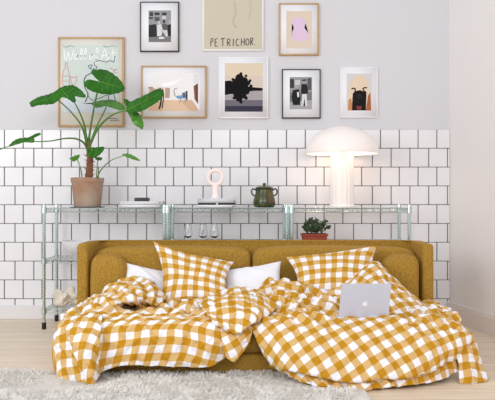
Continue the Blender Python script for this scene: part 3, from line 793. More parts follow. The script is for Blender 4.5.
# shell-like ornament on the lowest shelf
M['shell'] = mat('cream_shell', (238, 228, 212), .6, var=.12, vscale=30, bump=.3, bscale=40)
bm = bmesh.new()
bmesh.ops.create_icosphere(bm, subdivisions=4, radius=1.0)
sc = P(66, 300, 5.28); spikes = [(-.9, -.1, .75), (-1, -.3, .1), (-.4, -.2, .9), (.5, 0, .9), (.9, -.2, .5), (.1, -.8, .1), (-.6, -.5, -.5), (.9, 0, -.2)]
for v in bm.verts:
    d0 = v.co.normalized(); r = 1.0
    for s in spikes:
        c0 = d0.dot(Vector(s).normalized()); r += .8 * max(0, c0) ** 26
    r += .3 * noise.noise(d0 * 3.1) + .18 * noise.noise(d0 * 8) - .3 * max(0, d0.dot(Vector((.25, -.7, .65)).normalized())) ** 6
    v.co = Vector((d0.x * r * .066, d0.y * r * .05, d0.z * r * .05 + .016 * math.sin(d0.x * 5)))
    v.co.z = max(v.co.z, -.055)
zmin = min(v.co.z for v in bm.verts)
for v in bm.verts: v.co += Vector((sc.x, 5.28, .155 - zmin))
tag(obj('seashell', bm, M['shell'], sharp=180), 'cream knobbly seashell ornament on the lowest left shelf', 'ornament')

# ------------------------------------------------------------------ succulent in a trough
M['terracotta'] = mat('terracotta_red', (158, 70, 48), .75)
M['soil'] = mat('soil', (52, 40, 32), .95)
M['succ'] = mat('jade_leaf', (84, 106, 70), .5, var=.3, vscale=50, col2=(40, 62, 44))
M['succ_stem'] = mat('jade_stem', (96, 84, 60), .7)
sx, sy = (314.3 - 247.5) * 5.25 / F, 5.25
pot = thing('potted_jade_plant', 'small bushy jade plant in a red terracotta trough, below the mushroom lamp', 'plant', (sx, sy, .645))
z0 = .645; zt = ph(233.7, 5.25)
bm = bmesh.new()
box(bm, (sx - .092, sy - .045, z0), (sx + .092, sy + .045, zt - .012), .006); box(bm, (sx - .100, sy - .052, zt - .016), (sx + .100, sy + .052, zt), .004)
tr = obj('trough', bm, M['terracotta'], pot)
bm = bmesh.new(); box(bm, (sx - .088, sy - .04, zt - .01), (sx + .088, sy + .04, zt + .004), .002); obj('soil', bm, M['soil'], tr)
bmS = bmesh.new(); bmL = bmesh.new(); r2 = random.Random(5)
for (ox, hh, sp) in ((-.055, .10, .055), (.0, .11, .055), (.055, .105, .06), (.02, .07, .05), (-.02, .07, .05)):
    base = Vector((sx + ox, sy + r2.uniform(-.015, .015), zt))
    for b in range(6):
        tip = base + Vector((r2.uniform(-sp, sp), r2.uniform(-.04, .04), hh * r2.uniform(.45, 1)))
        midp = base.lerp(tip, .5) + Vector((r2.uniform(-.01, .01), 0, .012))
        tube(bmS, smoothpts([base, midp, tip], 4), .0028, 5)
        for q in range(24):
            t = r2.uniform(.45, 1.05); c0 = base.lerp(tip, t) + Vector((r2.uniform(-.012, .012), r2.uniform(-.012, .012), r2.uniform(-.006, .012)))
            dr = Vector((r2.uniform(-1, 1), r2.uniform(-1, 1), r2.uniform(-.2, 1))).normalized(); sd = dr.cross(Vector((r2.uniform(-1, 1), r2.uniform(-1, 1), .3))).normalized(); up = dr.cross(sd)
            L0, W0 = r2.uniform(.015, .022), r2.uniform(.008, .011)
            vs = [c0, c0 + dr * L0 * .5 + sd * W0, c0 + dr * L0, c0 + dr * L0 * .5 - sd * W0, c0 + dr * L0 * .5 + up * .0035, c0 + dr * L0 * .5 - up * .0035]
            vv = [bmL.verts.new(p) for p in vs]
            for a, b2 in ((0, 1), (1, 2), (2, 3), (3, 0)):
                bmL.faces.new((vv[a], vv[b2], vv[4])); bmL.faces.new((vv[b2], vv[a], vv[5]))
obj('stems', bmS, M['succ_stem'], pot); obj('foliage', bmL, M['succ'], pot, sharp=180)

# ------------------------------------------------------------------ big potted plant
M['clay'] = mat('weathered_clay', (160, 118, 92), .85, var=.5, vscale=5, col2=(180, 164, 150), bump=.3, bscale=40)
M['trunk'] = mat('plant_trunk', (150, 100, 70), .85, var=.4, vscale=40, bump=.5, bscale=60)
M['petiole'] = mat('green_petiole', (84, 128, 58), .5)
M['leaf'] = mat('broad_green_leaf', (50, 116, 26), .55, var=.3, vscale=5, col2=(32, 88, 18), spec=.2)
M['leaf_light'] = mat('young_green_leaf', (88, 148, 46), .42, var=.3, vscale=6, col2=(60, 120, 34))
M['vein'] = mat('pale_leaf_vein', (98, 150, 62), .5)
M['saucer'] = mat('dark_saucer', (92, 96, 84), .5)
PZ = 5.3
plx = (87.5 - 247.5) * PZ / F
plant = thing('potted_alocasia', 'large potted plant with broad arrow shaped leaves in a weathered clay pot', 'plant', (plx, PZ, ST))
bm = bmesh.new(); pz0 = ST + .006; pz1 = ph(177.8, PZ)
lathe(bm, [(0, pz0), (.096, pz0), (.099, pz0 + .005), (.118, pz1 - .04), (.119, pz1 - .036), (.123, pz1 - .034), (.125, pz1 - .003), (.122, pz1), (.114, pz1), (.112, pz1 - .02), (0, pz1 - .02)], plx, PZ, 48)
pp = obj('pot', bm, M['clay'], plant)
bm = bmesh.new(); lathe(bm, [(0, ST), (.125, ST), (.135, ST + .006), (.125, ST + .006), (0, ST + .006)], plx, PZ, 40); obj('saucer', bm, M['saucer'], plant)
bm = bmesh.new(); lathe(bm, [(0, pz1 - .018), (.111, pz1 - .018), (.1, pz1 - .012), (0, pz1 - .008)], plx, PZ, 30); obj('soil', bm, M['soil'], pp)
bm = bmesh.new()
tp = [P(88.5, 179.5, PZ), P(89.5, 170, PZ), P(90, 160, PZ), P(88.8, 148, PZ), P(88, 138, PZ)]
tube(bm, smoothpts(tp, 6), [.030 - .0006 * i + .004 * (i % 3 == 0) for i in range(25)], 12)
for k0 in range(16):
    a = k0 * 2.4; z = pz1 + .01 + k0 * .012; c0 = Vector((plx + .014, PZ, z))
    d0 = Vector((math.cos(a), math.sin(a), .5)); tube(bm, [c0 + d0 * .02, c0 + d0 * .045], [.006, .001], 5)
obj('trunk', bm, M['trunk'], plant)
def petiole(pts, r0=.0085, r1=.0045):
    bm = bmesh.new(); sp = smoothpts([P(*p) for p in pts], 8); n = len(sp)
    tube(bm, sp, [r0 + (r1 - r0) * i / (n - 1) for i in range(n)], 8)
    return obj('petiole', bm, M['petiole'], plant)
def leaf(outline, base, tip, Z, tilt=0.6, bow=.03, m='leaf', parent=None, seed=0):
    """outline/base/tip in photo pixels; the blade gets depth from its tilt and a bowed, ribbed surface"""
    pts = smoothpts([Vector((x, y, 0)) for x, y in outline], 5, closed=True)
    c = Vector((base[0], base[1], 0)).lerp(Vector((tip[0], tip[1], 0)), .38)
    ax = Vector((tip[0] - base[0], tip[1] - base[1], 0)); L0 = ax.length; ax.normalize(); nx = Vector((-ax.y, ax.x, 0))
    def place(q):
        s = (q - Vector((base[0], base[1], 0))).dot(ax) / L0; w = (q - Vector((base[0], base[1], 0))).dot(nx)
        dz = tilt * (q.y - c.y) * PZ / F                       # lower on the blade = nearer to the camera
        dz += bow * (s - .4) ** 2 * 2 - abs(w) * .0016 + .007 * math.sin(s * 17 + abs(w) * .35 + seed)
        p = P(q.x, q.y, Z); p2 = P(q.x, q.y, Z - dz); return p2
    bm = bmesh.new(); R = 7; n = len(pts)
    for i in range(n):
        pts[i] = pts[i] + (pts[i] - c).normalized() * (.35 * math.sin(i * 1.9 + seed))
    rings = []
    for r in range(1, R + 1):
        f = r / R; rings.append([bm.verts.new(place(c.lerp(q, f))) for q in pts])
    cv = bm.verts.new(place(c))
    for i in range(n): bm.faces.new((cv, rings[0][i], rings[0][(i + 1) % n]))
    for a, b in zip(rings[:-1], rings[1:]):
        for i in range(n): bm.faces.new((a[i], b[i], b[(i + 1) % n], a[(i + 1) % n]))
    for f in bm.faces: f.smooth = True
    o = obj('leaf', bm, M[m], plant, sharp=180)
    md = o.modifiers.new('thickness', 'SOLIDIFY'); md.thickness = .0016; md.offset = 0
    bmv = bmesh.new()
    mids = [place(Vector((base[0], base[1], 0)).lerp(Vector((tip[0], tip[1], 0)), t)) + Vector((0, -.0025, 0)) for t in [k / 12 for k in range(12)]]
    tube(bmv, mids, [.0032 - .0002 * k for k in range(12)], 5)
    for t in (.15, .35, .55):
        for sgn in (-1, 1):
            q0 = Vector((base[0], base[1], 0)).lerp(Vector((tip[0], tip[1], 0)), t)
            # vein only if its end stays inside the outline
            wmax = max([abs((q - q0).dot(nx)) for q in pts if abs((q - q0).dot(ax) - 2) < 4 and (q - q0).dot(nx) * sgn > 0] or [0]) * .75
            if wmax > 4:
                q1 = q0 + nx * sgn * wmax + ax * 2
                tube(bmv, [place(q0.lerp(q1, u / 5)) + Vector((0, -.0018, 0)) for u in range(6)], .0011, 4)
    obj('vein', bmv, M['vein'], o)
    return o
petiole([(88, 146, 5.3), (91, 125, 5.26), (95, 103, 5.22), (99.5, 82, 5.19)], .009, .005)
leaf([(91, 72.5), (96, 69.6), (105.7, 70), (114, 74.4), (121, 81), (124.8, 89), (119, 92.8), (107.6, 94.5), (94, 92), (86.5, 88), (84, 83), (88.5, 79.6), (94, 80.4), (98.5, 81)], (99, 81.5), (124, 88.5), 5.20, .9, .05)
petiole([(87, 146, 5.3), (82, 127, 5.24), (71, 112, 5.18), (57, 99, 5.15)], .009, .004)
petiole([(87.5, 146, 5.3), (84.5, 126, 5.22), (79, 111, 5.12), (73.5, 101, 5.08)], .009, .004)
leaf([(29.6, 103), (32, 107), (37, 105.5), (43, 104.8), (53, 103.8), (60, 99), (66, 92), (64, 88), (58, 89.5), (53, 92.6), (46, 95), (39, 96.8), (33, 100)], (57, 97), (31, 104), 5.12, 1.2, .05, seed=1)
leaf([(56, 91), (62, 86.8), (72.5, 85.2), (79, 88.5), (83, 92), (85.8, 97), (80, 97.2), (75, 96), (76, 101), (73, 102.5), (68, 99), (62, 97.4), (54, 103), (50, 98)], (68, 97), (60, 87.5), 5.08, 1.1, .02, seed=2)
petiole([(88.5, 148, 5.3), (96, 128, 5.27), (104, 112, 5.26), (107, 105, 5.27)], .008, .004)
leaf([(91.5, 103), (100, 100.6), (111.5, 99.8), (119, 102), (124, 106), (125.5, 109), (120, 110.2), (114.5, 107.5), (106, 106), (97, 107.8)], (107, 105), (92.5, 104), 5.28, 1.4, .02, seed=3, m='leaf_light')
petiole([(88.5, 149, 5.3), (97, 130, 5.22), (108, 118, 5.12), (118, 112.5, 5.05), (127, 111, 5.03)], .010, .005)
leaf([(127, 106), (129, 102.5), (140, 97.4), (150, 92.5), (157.5, 88.8), (162, 90), (163.5, 94), (161, 99), (156, 103), (151.8, 105.6), (143, 110.6), (136, 112.4), (130, 113.4), (126, 111)], (128, 110), (162, 92), 5.02, 1.0, .03, seed=4)
leaf([(127.5, 111), (134, 111), (140, 114.5), (142, 119), (143.5, 124), (142.6, 129.3), (138, 127), (134, 124.5), (130.5, 118)], (130, 112), (142.5, 128), 5.0, .6, .03, seed=5, m='leaf_light')
leaf([(123.6, 99), (128, 100), (130.5, 103.5), (127, 107), (125, 104)], (128, 106), (124, 99.5), 5.06, .6, .01, seed=6)
petiole([(87.5, 150, 5.3), (84, 143, 5.25), (76, 138.8, 5.18), (65, 138.5, 5.1), (50, 141, 5.04), (33, 141.6, 5.0)], .009, .0035)
leaf([(34.5, 140), (33, 142.6), (28, 142), (22, 140.6), (16, 142), (10, 146.5), (9.5, 145), (14, 140.6), (20, 138.2), (27, 137.6), (31, 136.2), (36, 133.6), (40, 133), (40.2, 135), (34, 137.2)], (33, 140.5), (11, 145), 5.0, 1.2, .02, seed=7)
petiole([(10.5, 145.6, 5.0), (5, 147.5, 4.98), (0, 149.3, 4.96), (-3, 150, 4.95)], .002, .006)
petiole([(82.3, 179, 5.25), (81, 170, 5.2), (78, 161, 5.17), (76, 158, 5.16)], .0045, .003)
leaf([(69.5, 158.6), (73, 156.5), (79.5, 154.6), (79, 158), (76, 160.5), (73.5, 161.5)], (77, 157), (70, 159), 5.15, .6, .01, seed=8, m='leaf_light')
leaf([(87, 148.5), (92, 147.6), (98, 147.2), (104, 146.8), (103.5, 150.5), (100.5, 154), (95, 158), (90.5, 157.4), (87.6, 153.5)], (89.5, 149), (101, 152), 5.16, .5, .02, seed=9)
petiole([(96.5, 179, 5.24), (97, 168, 5.22), (98, 159, 5.22)], .0045, .003)
leaf([(95, 158.2), (98.5, 157), (102.2, 158), (101, 160.3), (97, 160.2)], (98, 158.6), (102, 159), 5.21, .6, .01, seed=10, m='leaf_light')
petiole([(97, 179, 5.22), (101, 170, 5.18), (111, 160.5, 5.12), (124, 155.6, 5.08)], .0055, .0025)
leaf([(122, 154.8), (127, 153.6), (133, 155.4), (140.5, 160.6), (134, 159.8), (127, 157.2)], (123.5, 155.4), (140, 160), 5.07, 1.0, .01, seed=11, m='leaf_light')

# ------------------------------------------------------------------ pictures
WZ = ZW - 0.024
def Q(px, py, off=0.0): return P(px, py, WZ - off)
pics = {}
def colmat(c, r=.7):
    key = tuple(c)
    if key not in pics: pics[key] = mat('print_colour', c, r, spec=.15)
    return pics[key]
def picture(x0, y0, x1, y1, fw, fm, label, mount=None, img=None, cat='picture', shapes=(), bg=(200, 200, 200), group=None):
    a, b = Q(x0, y1), Q(x1, y0)
    t = thing('framed_picture', label, cat, ((a.x + b.x) / 2, WZ, a.z), group)
    k = WZ / F; f = fw * k
    bm = bmesh.new()
    y0_, y1_ = WZ + (.0005 if fm is not M['white_frame'] else .0025), ZW + .0
    box(bm, (a.x, y0_, a.z), (a.x + f, y1_, b.z), .0015, 1); box(bm, (b.x - f, y0_, a.z), (b.x, y1_, b.z), .0015, 1)
    box(bm, (a.x + f, y0_, a.z), (b.x - f, y1_, a.z + f), .0015, 1); box(bm, (a.x + f, y0_, b.z - f), (b.x - f, y1_, b.z), .0015, 1)
    obj('frame', bm, fm, t)
    bm = bmesh.new(); box(bm, (a.x + f * .8, WZ + .004, a.z + f * .8), (b.x - f * .8, ZW - .002, b.z - f * .8)); mo = obj('mount', bm, mount or M['mount'], t)
    ix0, iy0, ix1, iy1 = img
    bm = bmesh.new(); mats = [colmat(bg)]
    p, q = Q(ix0, iy1), Q(ix1, iy0)
    box(bm, (p.x, WZ + .0032, p.z), (q.x, WZ + .005, q.z), mi=0)
    lay = 0
    cl = lambda x, y: (min(max(x, ix0), ix1), min(max(y, iy0), iy1))
    for sh in shapes:
        lay += 1; d0 = WZ + .0032 - .00006 * lay
        cm = colmat(sh[1])
        if cm not in mats: mats.append(cm)
        mi = mats.index(cm)
        conv = lambda x, y: Vector(((x - 247.5) * WZ / F, d0, EYE - (y - 200) * WZ / F))
        if sh[0] == 'p':
            vs = [bm.verts.new(conv(*cl(x, y))) for x, y in sh[2]]
            try:
                fc = bm.faces.new(vs); fc.material_index = mi; bmesh.ops.triangulate(bm, faces=[fc])
            except ValueError: pass
        elif sh[0] == 'e':
            cx_, cy_, rx, ry = sh[2]; vs = [bm.verts.new(conv(*cl(cx_ + rx * math.cos(u), cy_ + ry * math.sin(u)))) for u in [2 * math.pi * k2 / 24 for k2 in range(24)]]
            bm.faces.new(vs).material_index = mi
        else:                                  # stroke
            wd = sh[3]; pl = [Vector((x, y, 0)) for x, y in sh[2]]
            if len(pl) > 2 and len(sh) < 5: pl = smoothpts(pl, 4)
            L_, R_ = [], []
            for i, c0 in enumerate(pl):
                tt = (pl[min(i + 1, len(pl) - 1)] - pl[max(i - 1, 0)]); tt = tt.normalized() if tt.length > 1e-6 else Vector((1, 0, 0))
                nn = Vector((-tt.y, tt.x, 0)) * wd / 2
                L_.append(bm.verts.new(conv(*(c0 + nn).xy))); R_.append(bm.verts.new(conv(*(c0 - nn).xy)))
            for i in range(len(pl) - 1): bm.faces.new((L_[i], R_[i], R_[i + 1], L_[i + 1])).material_index = mi
    # everything faces the room: keep windings as they are
    me = bpy.data.meshes.new('print'); bm.to_mesh(me); bm.free()
    link_mesh('print', me, mats, mo, smooth=False)
    return t

WHT, RED, NAVY = (246, 248, 246), (206, 96, 92), (52, 58, 104)
def sw(pts, c=WHT, w_=.8): return ('s', c, pts, w_)
poster = [
    sw([(64, 50), (64.5, 58), (66, 59.5), (68, 52), (69.5, 59), (71.5, 58), (73.5, 49.5)]),                    # W
    sw([(77.5, 55), (75, 54.5), (74, 57.5), (75.5, 59.5), (77.5, 57.5), (77.5, 54.5), (78, 59.5)]),            # a
    sw([(79.5, 58), (82, 53), (82.2, 48.5), (80.8, 50), (80.8, 58), (82.3, 59.5)]), sw([(83.3, 58), (85.8, 53), (86, 48.5), (84.6, 50), (84.6, 58), (86.2, 59.5)]),
    sw([(91, 55), (89.5, 57.5), (91, 59.5), (93, 57.5), (92.5, 55), (91, 54.8), (94.5, 55)]), sw([(94.5, 56), (98, 51), (97.5, 48), (96, 50), (96, 63), (94.8, 62), (97.5, 57)]),
    sw([(101, 60), (104.5, 48.5), (105, 48.5), (107.5, 60)]), sw([(102, 56), (107.5, 55)]), sw([(109, 59.5), (109, 55), (109.2, 56), (111, 54.6)]), sw([(113, 49), (113, 58), (114.5, 59.5), (116, 58)]), sw([(111, 53), (116, 52.5)]),
    sw([(66, 63), (67.3, 63), (67.3, 68), (69, 73), (69, 86), (62.8, 86), (62.8, 73), (65, 68), (65.2, 63), (66, 63)], RED, .45), sw([(63, 76), (69, 76)], RED, .4), sw([(63, 81), (69, 81)], RED, .4),
    sw([(70.5, 76.5), (71, 82), (73.5, 85), (76, 82), (76.8, 76.5), (73.5, 77.5), (70.5, 76.5)], RED, .45), sw([(73.5, 85), (73.5, 92)], RED, .45), sw([(64, 86), (64, 94)], RED, .4),
    sw([(110, 68), (114, 70), (117, 69), (113, 71.5), (118, 73)], RED, .45), sw([(108, 74), (116, 77), (117.5, 76)], RED, .4),
    sw([(115, 56), (113.5, 62), (110, 60.5), (106, 62), (100, 60.5), (95, 62), (94.5, 65.5), (97, 67), (93, 72), (92, 70), (88, 66), (92, 65), (90, 69)], NAVY, .6),
    sw([(94, 68), (91, 73), (86, 76), (84, 81), (85, 88), (88, 94), (86, 100), (84, 105), (84.5, 109), (86.5, 108)], NAVY, .9),
    sw([(87, 94), (92, 100), (100, 98), (108, 95), (107.5, 103)], NAVY, .6), sw([(109, 95), (113, 93), (115, 99), (114, 101), (113, 106)], NAVY, .6),
    sw([(63, 45.5), (66, 47), (71, 45.6), (74, 47)], NAVY, .35), sw([(103, 45.5), (108, 47), (112, 45.6), (117, 46.6)], NAVY, .35),
    ('p', (214, 222, 232), [(62.5, 100), (70, 98), (80, 103), (90, 101), (100, 105), (110, 103), (117.5, 106), (117.5, 112.5), (62.5, 112.5)]),
    sw([(67, 100), (72, 107), (80, 109)], (190, 198, 212), .5),
]
t = picture(58, 37, 124.3, 126.8, 2.0, M['oak'], 'oak framed pale green poster with white script lettering and red and blue line drawing', M['cream_paper'], (62.5, 45, 117.7, 112.6), shapes=poster, bg=(205, 216, 210), cat='poster')
bm = bmesh.new()
for yy, xa, xb in ((118.5, 109, 118), (120.5, 110, 118)):
    x = xa
    while x < xb:
        a0, b0 = Q(x, yy + .5), Q(x + .8, yy - .4); box(bm, (a0.x, WZ + .0034, a0.z), (b0.x, WZ + .0045, b0.z)); x += 1.3
obj('caption', bm, M['ink'], t, smooth=False)
g = lambda v: (v, v, v + 3)
bwA = [('p', g(150), [(148.5, 10), (171, 10), (171, 26), (148.5, 26)]), ('p', g(70), [(149.5, 12), (153, 12), (153, 16), (149.5, 16)]), ('p', g(60), [(154.5, 12.5), (159.5, 12.5), (159.5, 15), (154.5, 15)]), ('p', g(60), [(162, 12.5), (166.5, 12.5), (166.5, 15), (162, 15)]),
       ('p', g(90), [(154.5, 17), (159.5, 17), (159.5, 21), (154.5, 21)]), ('p', g(80), [(148.5, 17), (153, 17), (153, 19), (148.5, 19)]), ('p', g(200), [(162, 16), (166, 16), (166, 19), (162, 19)]),
       ('p', g(50), [(148.5, 25), (156, 24), (157, 37), (148.5, 38)]), ('p', g(45), [(164, 26), (171, 24), (171, 38), (165, 37)]), ('p', g(120), [(148.5, 37), (171, 36), (171, 42), (148.5, 42)]),
       ('e', g(190), (159, 22.5, 1.4, 1.7)), ('p', g(215), [(157, 25), (161, 24), (163, 31), (161, 36), (157, 36)]), ('p', g(205), [(160, 29), (167, 29), (168, 36), (166, 37), (163, 32)]), ('e', g(70), (164, 21.5, 1.4, 1.8)), ('p', g(95), [(162, 24), (167, 24), (168, 30), (163, 30)]),
       ('p', g(225), [(159, 37), (163, 36.5), (165, 38.5), (159, 39)]), ('p', g(180), [(169, 20), (170.3, 20), (170.3, 24), (169, 24)])]
picture(140, 1.6, 179, 51.6, 1.0, M['black'], 'black framed black and white photograph at the top left, beside the oak framed poster', None, (148.5, 10.3, 171, 42), shapes=bwA, bg=g(105))
land = [('p', (238, 236, 236), [(148, 73), (199, 73), (199, 103), (148, 103)]), ('p', (214, 180, 150), [(148, 104), (163, 100), (192, 100), (199, 110.5), (199, 111), (148, 111)]), ('p', (226, 196, 168), [(163, 100), (180, 100), (190, 111), (163, 111)]),
        ('p', (160, 120, 96), [(148.3, 87), (153, 87), (153, 88.5), (148.3, 88.5)]), ('p', (196, 168, 150), [(149, 89), (155, 88), (155, 99), (149, 100)]), ('p', (190, 160, 140), [(165, 87.5), (170, 88), (169.5, 98), (165, 98)]), ('p', (222, 200, 184), [(158, 87), (164, 87.5), (164, 98), (158, 98)]),
        ('p', (140, 84, 70), [(193.5, 86), (198, 83), (198, 104), (194.5, 99)]), ('p', (96, 70, 62), [(196, 85), (198, 83.5), (198, 104), (196.3, 101)]), ('p', (222, 222, 226), [(193.5, 74), (198.5, 74), (198.5, 82), (193.5, 84)]),
        ('p', (120, 160, 200), [(175, 96), (183, 95), (186, 98), (178, 99)]), ('p', (96, 104, 128), [(182, 93), (185, 92), (186, 97), (183, 98)]), ('p', (70, 66, 78), [(185.5, 91), (187.5, 91), (187.5, 100), (186, 100)]), ('s', (110, 90, 90), [(175, 96), (174, 90), (177, 88)], .6), ('s', (120, 120, 140), [(181, 98), (179.5, 103)], .6), ('s', (120, 120, 140), [(185, 98), (185.5, 103)], .6),
        ('s', (40, 36, 36), [(160, 88), (161.5, 95), (160.5, 104), (159, 109)], 1.6), ('s', (40, 36, 36), [(162.6, 89), (163.6, 97), (162, 108)], 1.0), ('p', (248, 248, 250), [(160, 84), (176, 80), (182, 78), (176, 84), (166, 87)])]
picture(141, 65.6, 206.6, 118, 1.7, M['oak'], 'wide oak framed colour photograph of a bright room, half covered by a plant leaf', None, (148, 73, 199.3, 111), shapes=land, bg=(236, 234, 236))
# PETRICHOR poster, runs on above the picture
INK = (66, 62, 58)
def st(*p, w_=.85): return ('s', INK, list(p), w_, 'straight')
y0, y1 = 38.4, 46.2
pet = [
    st((211, 39), (210.6, 46)), ('s', INK, [(210.6, 39), (212.8, 38.4), (212.8, 41), (211, 42.2)], .8),
    st((215.4, 38.8), (214.9, 42), (215.2, 46.2)), st((215.3, 39), (217.6, 38.6)), st((215, 42.3), (217, 42)), st((215.2, 46.1), (217.6, 46)),
    st((220.6, 38.8), (225, 38.2)), st((222.8, 38.6), (222.8, 46)),
    st((227.5, 38.8), (227.3, 46)), ('s', INK, [(227.4, 38.8), (230, 39.4), (229.6, 42), (227.6, 42.4)], .8), st((228, 42.4), (230.4, 45.8)),
    st((233.4, 38.6), (233.2, 46)),
    ('s', INK, [(238.8, 39), (236.8, 39.4), (236, 42.5), (236.8, 45.4), (239.2, 45.2)], .8),
    st((241.4, 38.4), (241.2, 45.6)), st((244.4, 38), (244.4, 45.2)), st((241.3, 42), (244.4, 41.6)),
    ('s', INK, [(247.8, 38.6), (246.2, 40), (246, 43), (247, 45), (248.6, 44), (248.9, 40.4), (247.6, 38.4)], .8),
    st((250.8, 38), (250.6, 45.2)), ('s', INK, [(250.7, 38), (252.8, 38.4), (252.4, 40.8), (250.8, 41.2)], .8), st((251.2, 41.2), (252.8, 44.6)),
    ('e', INK, (254.6, 44.6, .45, .45)),
    ('s', (186, 178, 160), [(234, 2), (236, 12), (233, 22), (237, 28)], 1.2), ('s', (192, 184, 166), [(250, 0), (251, 10), (248, 18)], 1.0),
]
t = picture(202.5, -37, 263.6, 50.6, 1.3, M['white_frame'], 'white framed beige poster with one dark hand lettered word along its foot', M['cream_paper'], (204.2, -35, 261.6, 48.8), shapes=pet, bg=(203, 195, 176), cat='poster')
lake = [('p', (222, 206, 184), [(224.8, 63), (262.8, 63), (262.8, 76), (224.8, 76)]), ('p', (214, 200, 186), [(224.8, 76), (262.8, 76), (262.8, 88), (224.8, 88)]),
        ('p', (170, 162, 164), [(224.8, 91), (262.8, 91), (262.8, 100), (224.8, 100)]), ('p', (110, 106, 118), [(224.8, 100), (262.8, 100), (262.8, 106), (224.8, 106)]), ('p', (58, 56, 72), [(224.8, 106), (262.8, 106), (262.8, 111.6), (224.8, 111.6)]),
        ('p', (14, 12, 14), [(224.8, 81), (230, 80.4), (234, 82), (235.5, 80), (237, 79), (240, 78), (244, 79), (246, 82), (247, 84), (248, 86.5), (253, 87.2), (262.8, 88), (262.8, 90), (252, 91), (247, 92), (244.6, 95), (242, 98), (240, 99), (238.5, 98.6), (236, 96), (234.5, 94), (230, 94), (224.8, 95)]),
        ] + [('e', (14, 12, 14), (x_, y_, r_, r_)) for x_, y_, r_ in ((239.5, 78, 4.2), (236, 82, 3.4), (244.5, 80.5, 3.4), (248, 83, 2.4), (251, 86, 1.6), (233, 79.5, 1.6), (241, 73.6, 1.5), (246, 75.8, 1.4), (250, 80.6, 1.4), (246, 98, 1.8), (241, 102, 1.6), (234, 98, 1.5), (241, 84, 5), (239, 98, 3.6), (236, 95, 2.6), (243, 95, 3.4), (247, 92, 2.4), (229, 84, 3), (233, 85, 3))] + [
        ('s', (30, 28, 32), [(251, 90.5), (262.6, 90.5)], .5, 's')]
picture(218.6, 56.8, 268.3, 118.4, 1.2, M['white_frame'], 'white framed photograph of a dark tree mirrored in a lake at dusk', None, (224.8, 63, 262.8, 111.6), shapes=lake, bg=(196, 186, 180))
pink = [('p', (222, 196, 220), [(292.5, 19), (295, 17.5), (300, 17), (304, 18.5), (305.5, 23), (304.5, 28), (308.5, 33), (309, 39), (305, 41), (295, 40.5), (291.5, 38), (292, 32), (294, 28), (292, 23)])]
picture(279, 3, 319, 55.2, 1.5, M['oak'], 'oak framed beige print with a soft pink shape, at the top right', None, (286.2, 10.8, 312, 48), shapes=pink, bg=(219, 204, 186))
bwB = [('p', g(150), [(289.7, 77), (312, 77), (312, 92), (289.7, 92)]), ('p', g(200), [(295, 80), (300, 80), (300, 85), (295, 85)]), ('p', g(60), [(290, 79), (294, 79), (294, 88), (290, 88)]), ('p', g(90), [(307.5, 78), (311.5, 78), (311.5, 90), (307.5, 90)]),
       ('p', g(165), [(289.7, 102), (312, 100), (312, 109.2), (289.7, 109.2)]),
       ('e', g(170), (296.5, 86.5, 1.3, 1.6)), ('p', g(35), [(293, 90), (299, 89), (300.5, 98), (300, 105), (293, 105), (291.5, 97)]), ('e', g(160), (304.3, 81.3, 1.3, 1.7)), ('p', g(60), [(302, 79.5), (306, 79), (306, 81), (302, 81)]),
       ('p', g(40), [(301.5, 84), (307, 84), (308.2, 92), (306.5, 95), (302, 95), (300.8, 91)]), ('p', g(215), [(302.3, 94), (306.8, 94), (307.3, 106), (305.2, 106), (304.6, 98), (303.2, 106), (301.4, 106)]), ('p', g(230), [(297, 92), (299, 92), (299, 97), (297.5, 97)])]
picture(282, 69, 320.7, 118.3, 1.0, M['black'], 'black framed black and white photograph of two people, below the oak framed pink print', None, (289.7, 77, 312, 109.2), shapes=bwB, bg=g(120))
dog = [('p', (226, 206, 180), [(347.5, 110.5), (348, 95), (350.5, 83), (354, 77), (359, 74.8), (364, 77), (368, 83), (370.5, 95), (371, 110.5)]),
       ('p', (196, 140, 96), [(348, 110.5), (348.5, 100), (351, 98), (354, 110.5)]), ('p', (170, 100, 62), [(366, 110.5), (368, 96), (370.5, 92), (371.2, 110.5)]),
       ('p', (28, 22, 22), [(352, 110.5), (352.5, 98), (353, 93), (356, 91), (360, 90), (364, 91.5), (366.5, 94), (366, 110.5)]),
       ('s', (30, 20, 18), [(351.5, 89), (354.6, 88.2), (355.2, 91), (353, 95)], 1.3), ('s', (30, 20, 18), [(367, 87.6), (363.6, 88), (363.4, 90), (366.5, 93)], 1.3),
       ('e', (58, 54, 56), (359.6, 96.5, 2.1, 2.1)), ('e', (16, 12, 12), (359.6, 96.5, 1.2, 1.2)), ('p', (120, 60, 48), [(356, 106), (362, 106), (361, 110), (357, 110)])]
picture(340.4, 67, 377.8, 117.6, 1.0, M['white_frame'], 'white framed print of a pale rounded figure with a black centre, above the mushroom lamp', None, (346.6, 73.6, 371.8, 110.4), shapes=dog, bg=(212, 208, 208))

# ------------------------------------------------------------------ rug
def shag(name, col):
    m = bpy.data.materials.new(name); m.use_nodes = True; N = m.node_tree.nodes; L = m.node_tree.links
    b = N['Principled BSDF']; b.inputs['Base Color'].default_value = lin(col); b.inputs['Roughness'].default_value = .95; b.inputs['Specular IOR Level'].default_value = .1
    t = N.new('ShaderNodeBsdfTranslucent'); t.inputs[0].default_value = lin(col)
    mx = N.new('ShaderNodeMixShader'); mx.inputs[0].default_value = .5
    L.new(b.outputs[0], mx.inputs[1]); L.new(t.outputs[0], mx.inputs[2]); L.new(mx.outputs[0], N['Material Output'].inputs[0])
    return m
M['rug'] = shag('ivory_shag', (250, 248, 244))
rs = np.random.RandomState(3)
def rug_back(x):     # back edge distance for a given X
    return np.where(x < -1.0, 3.77 + 0.02 * np.sin(x * 9), 3.755)
NT = 42000
xs = rs.uniform(-2.0, .62, NT); ys = rs.uniform(2.85, 3.98, NT)
keep = (ys < rug_back(xs)) & (xs < .56 + .05 * np.sin(ys * 7)); xs, ys = xs[keep], ys[keep]
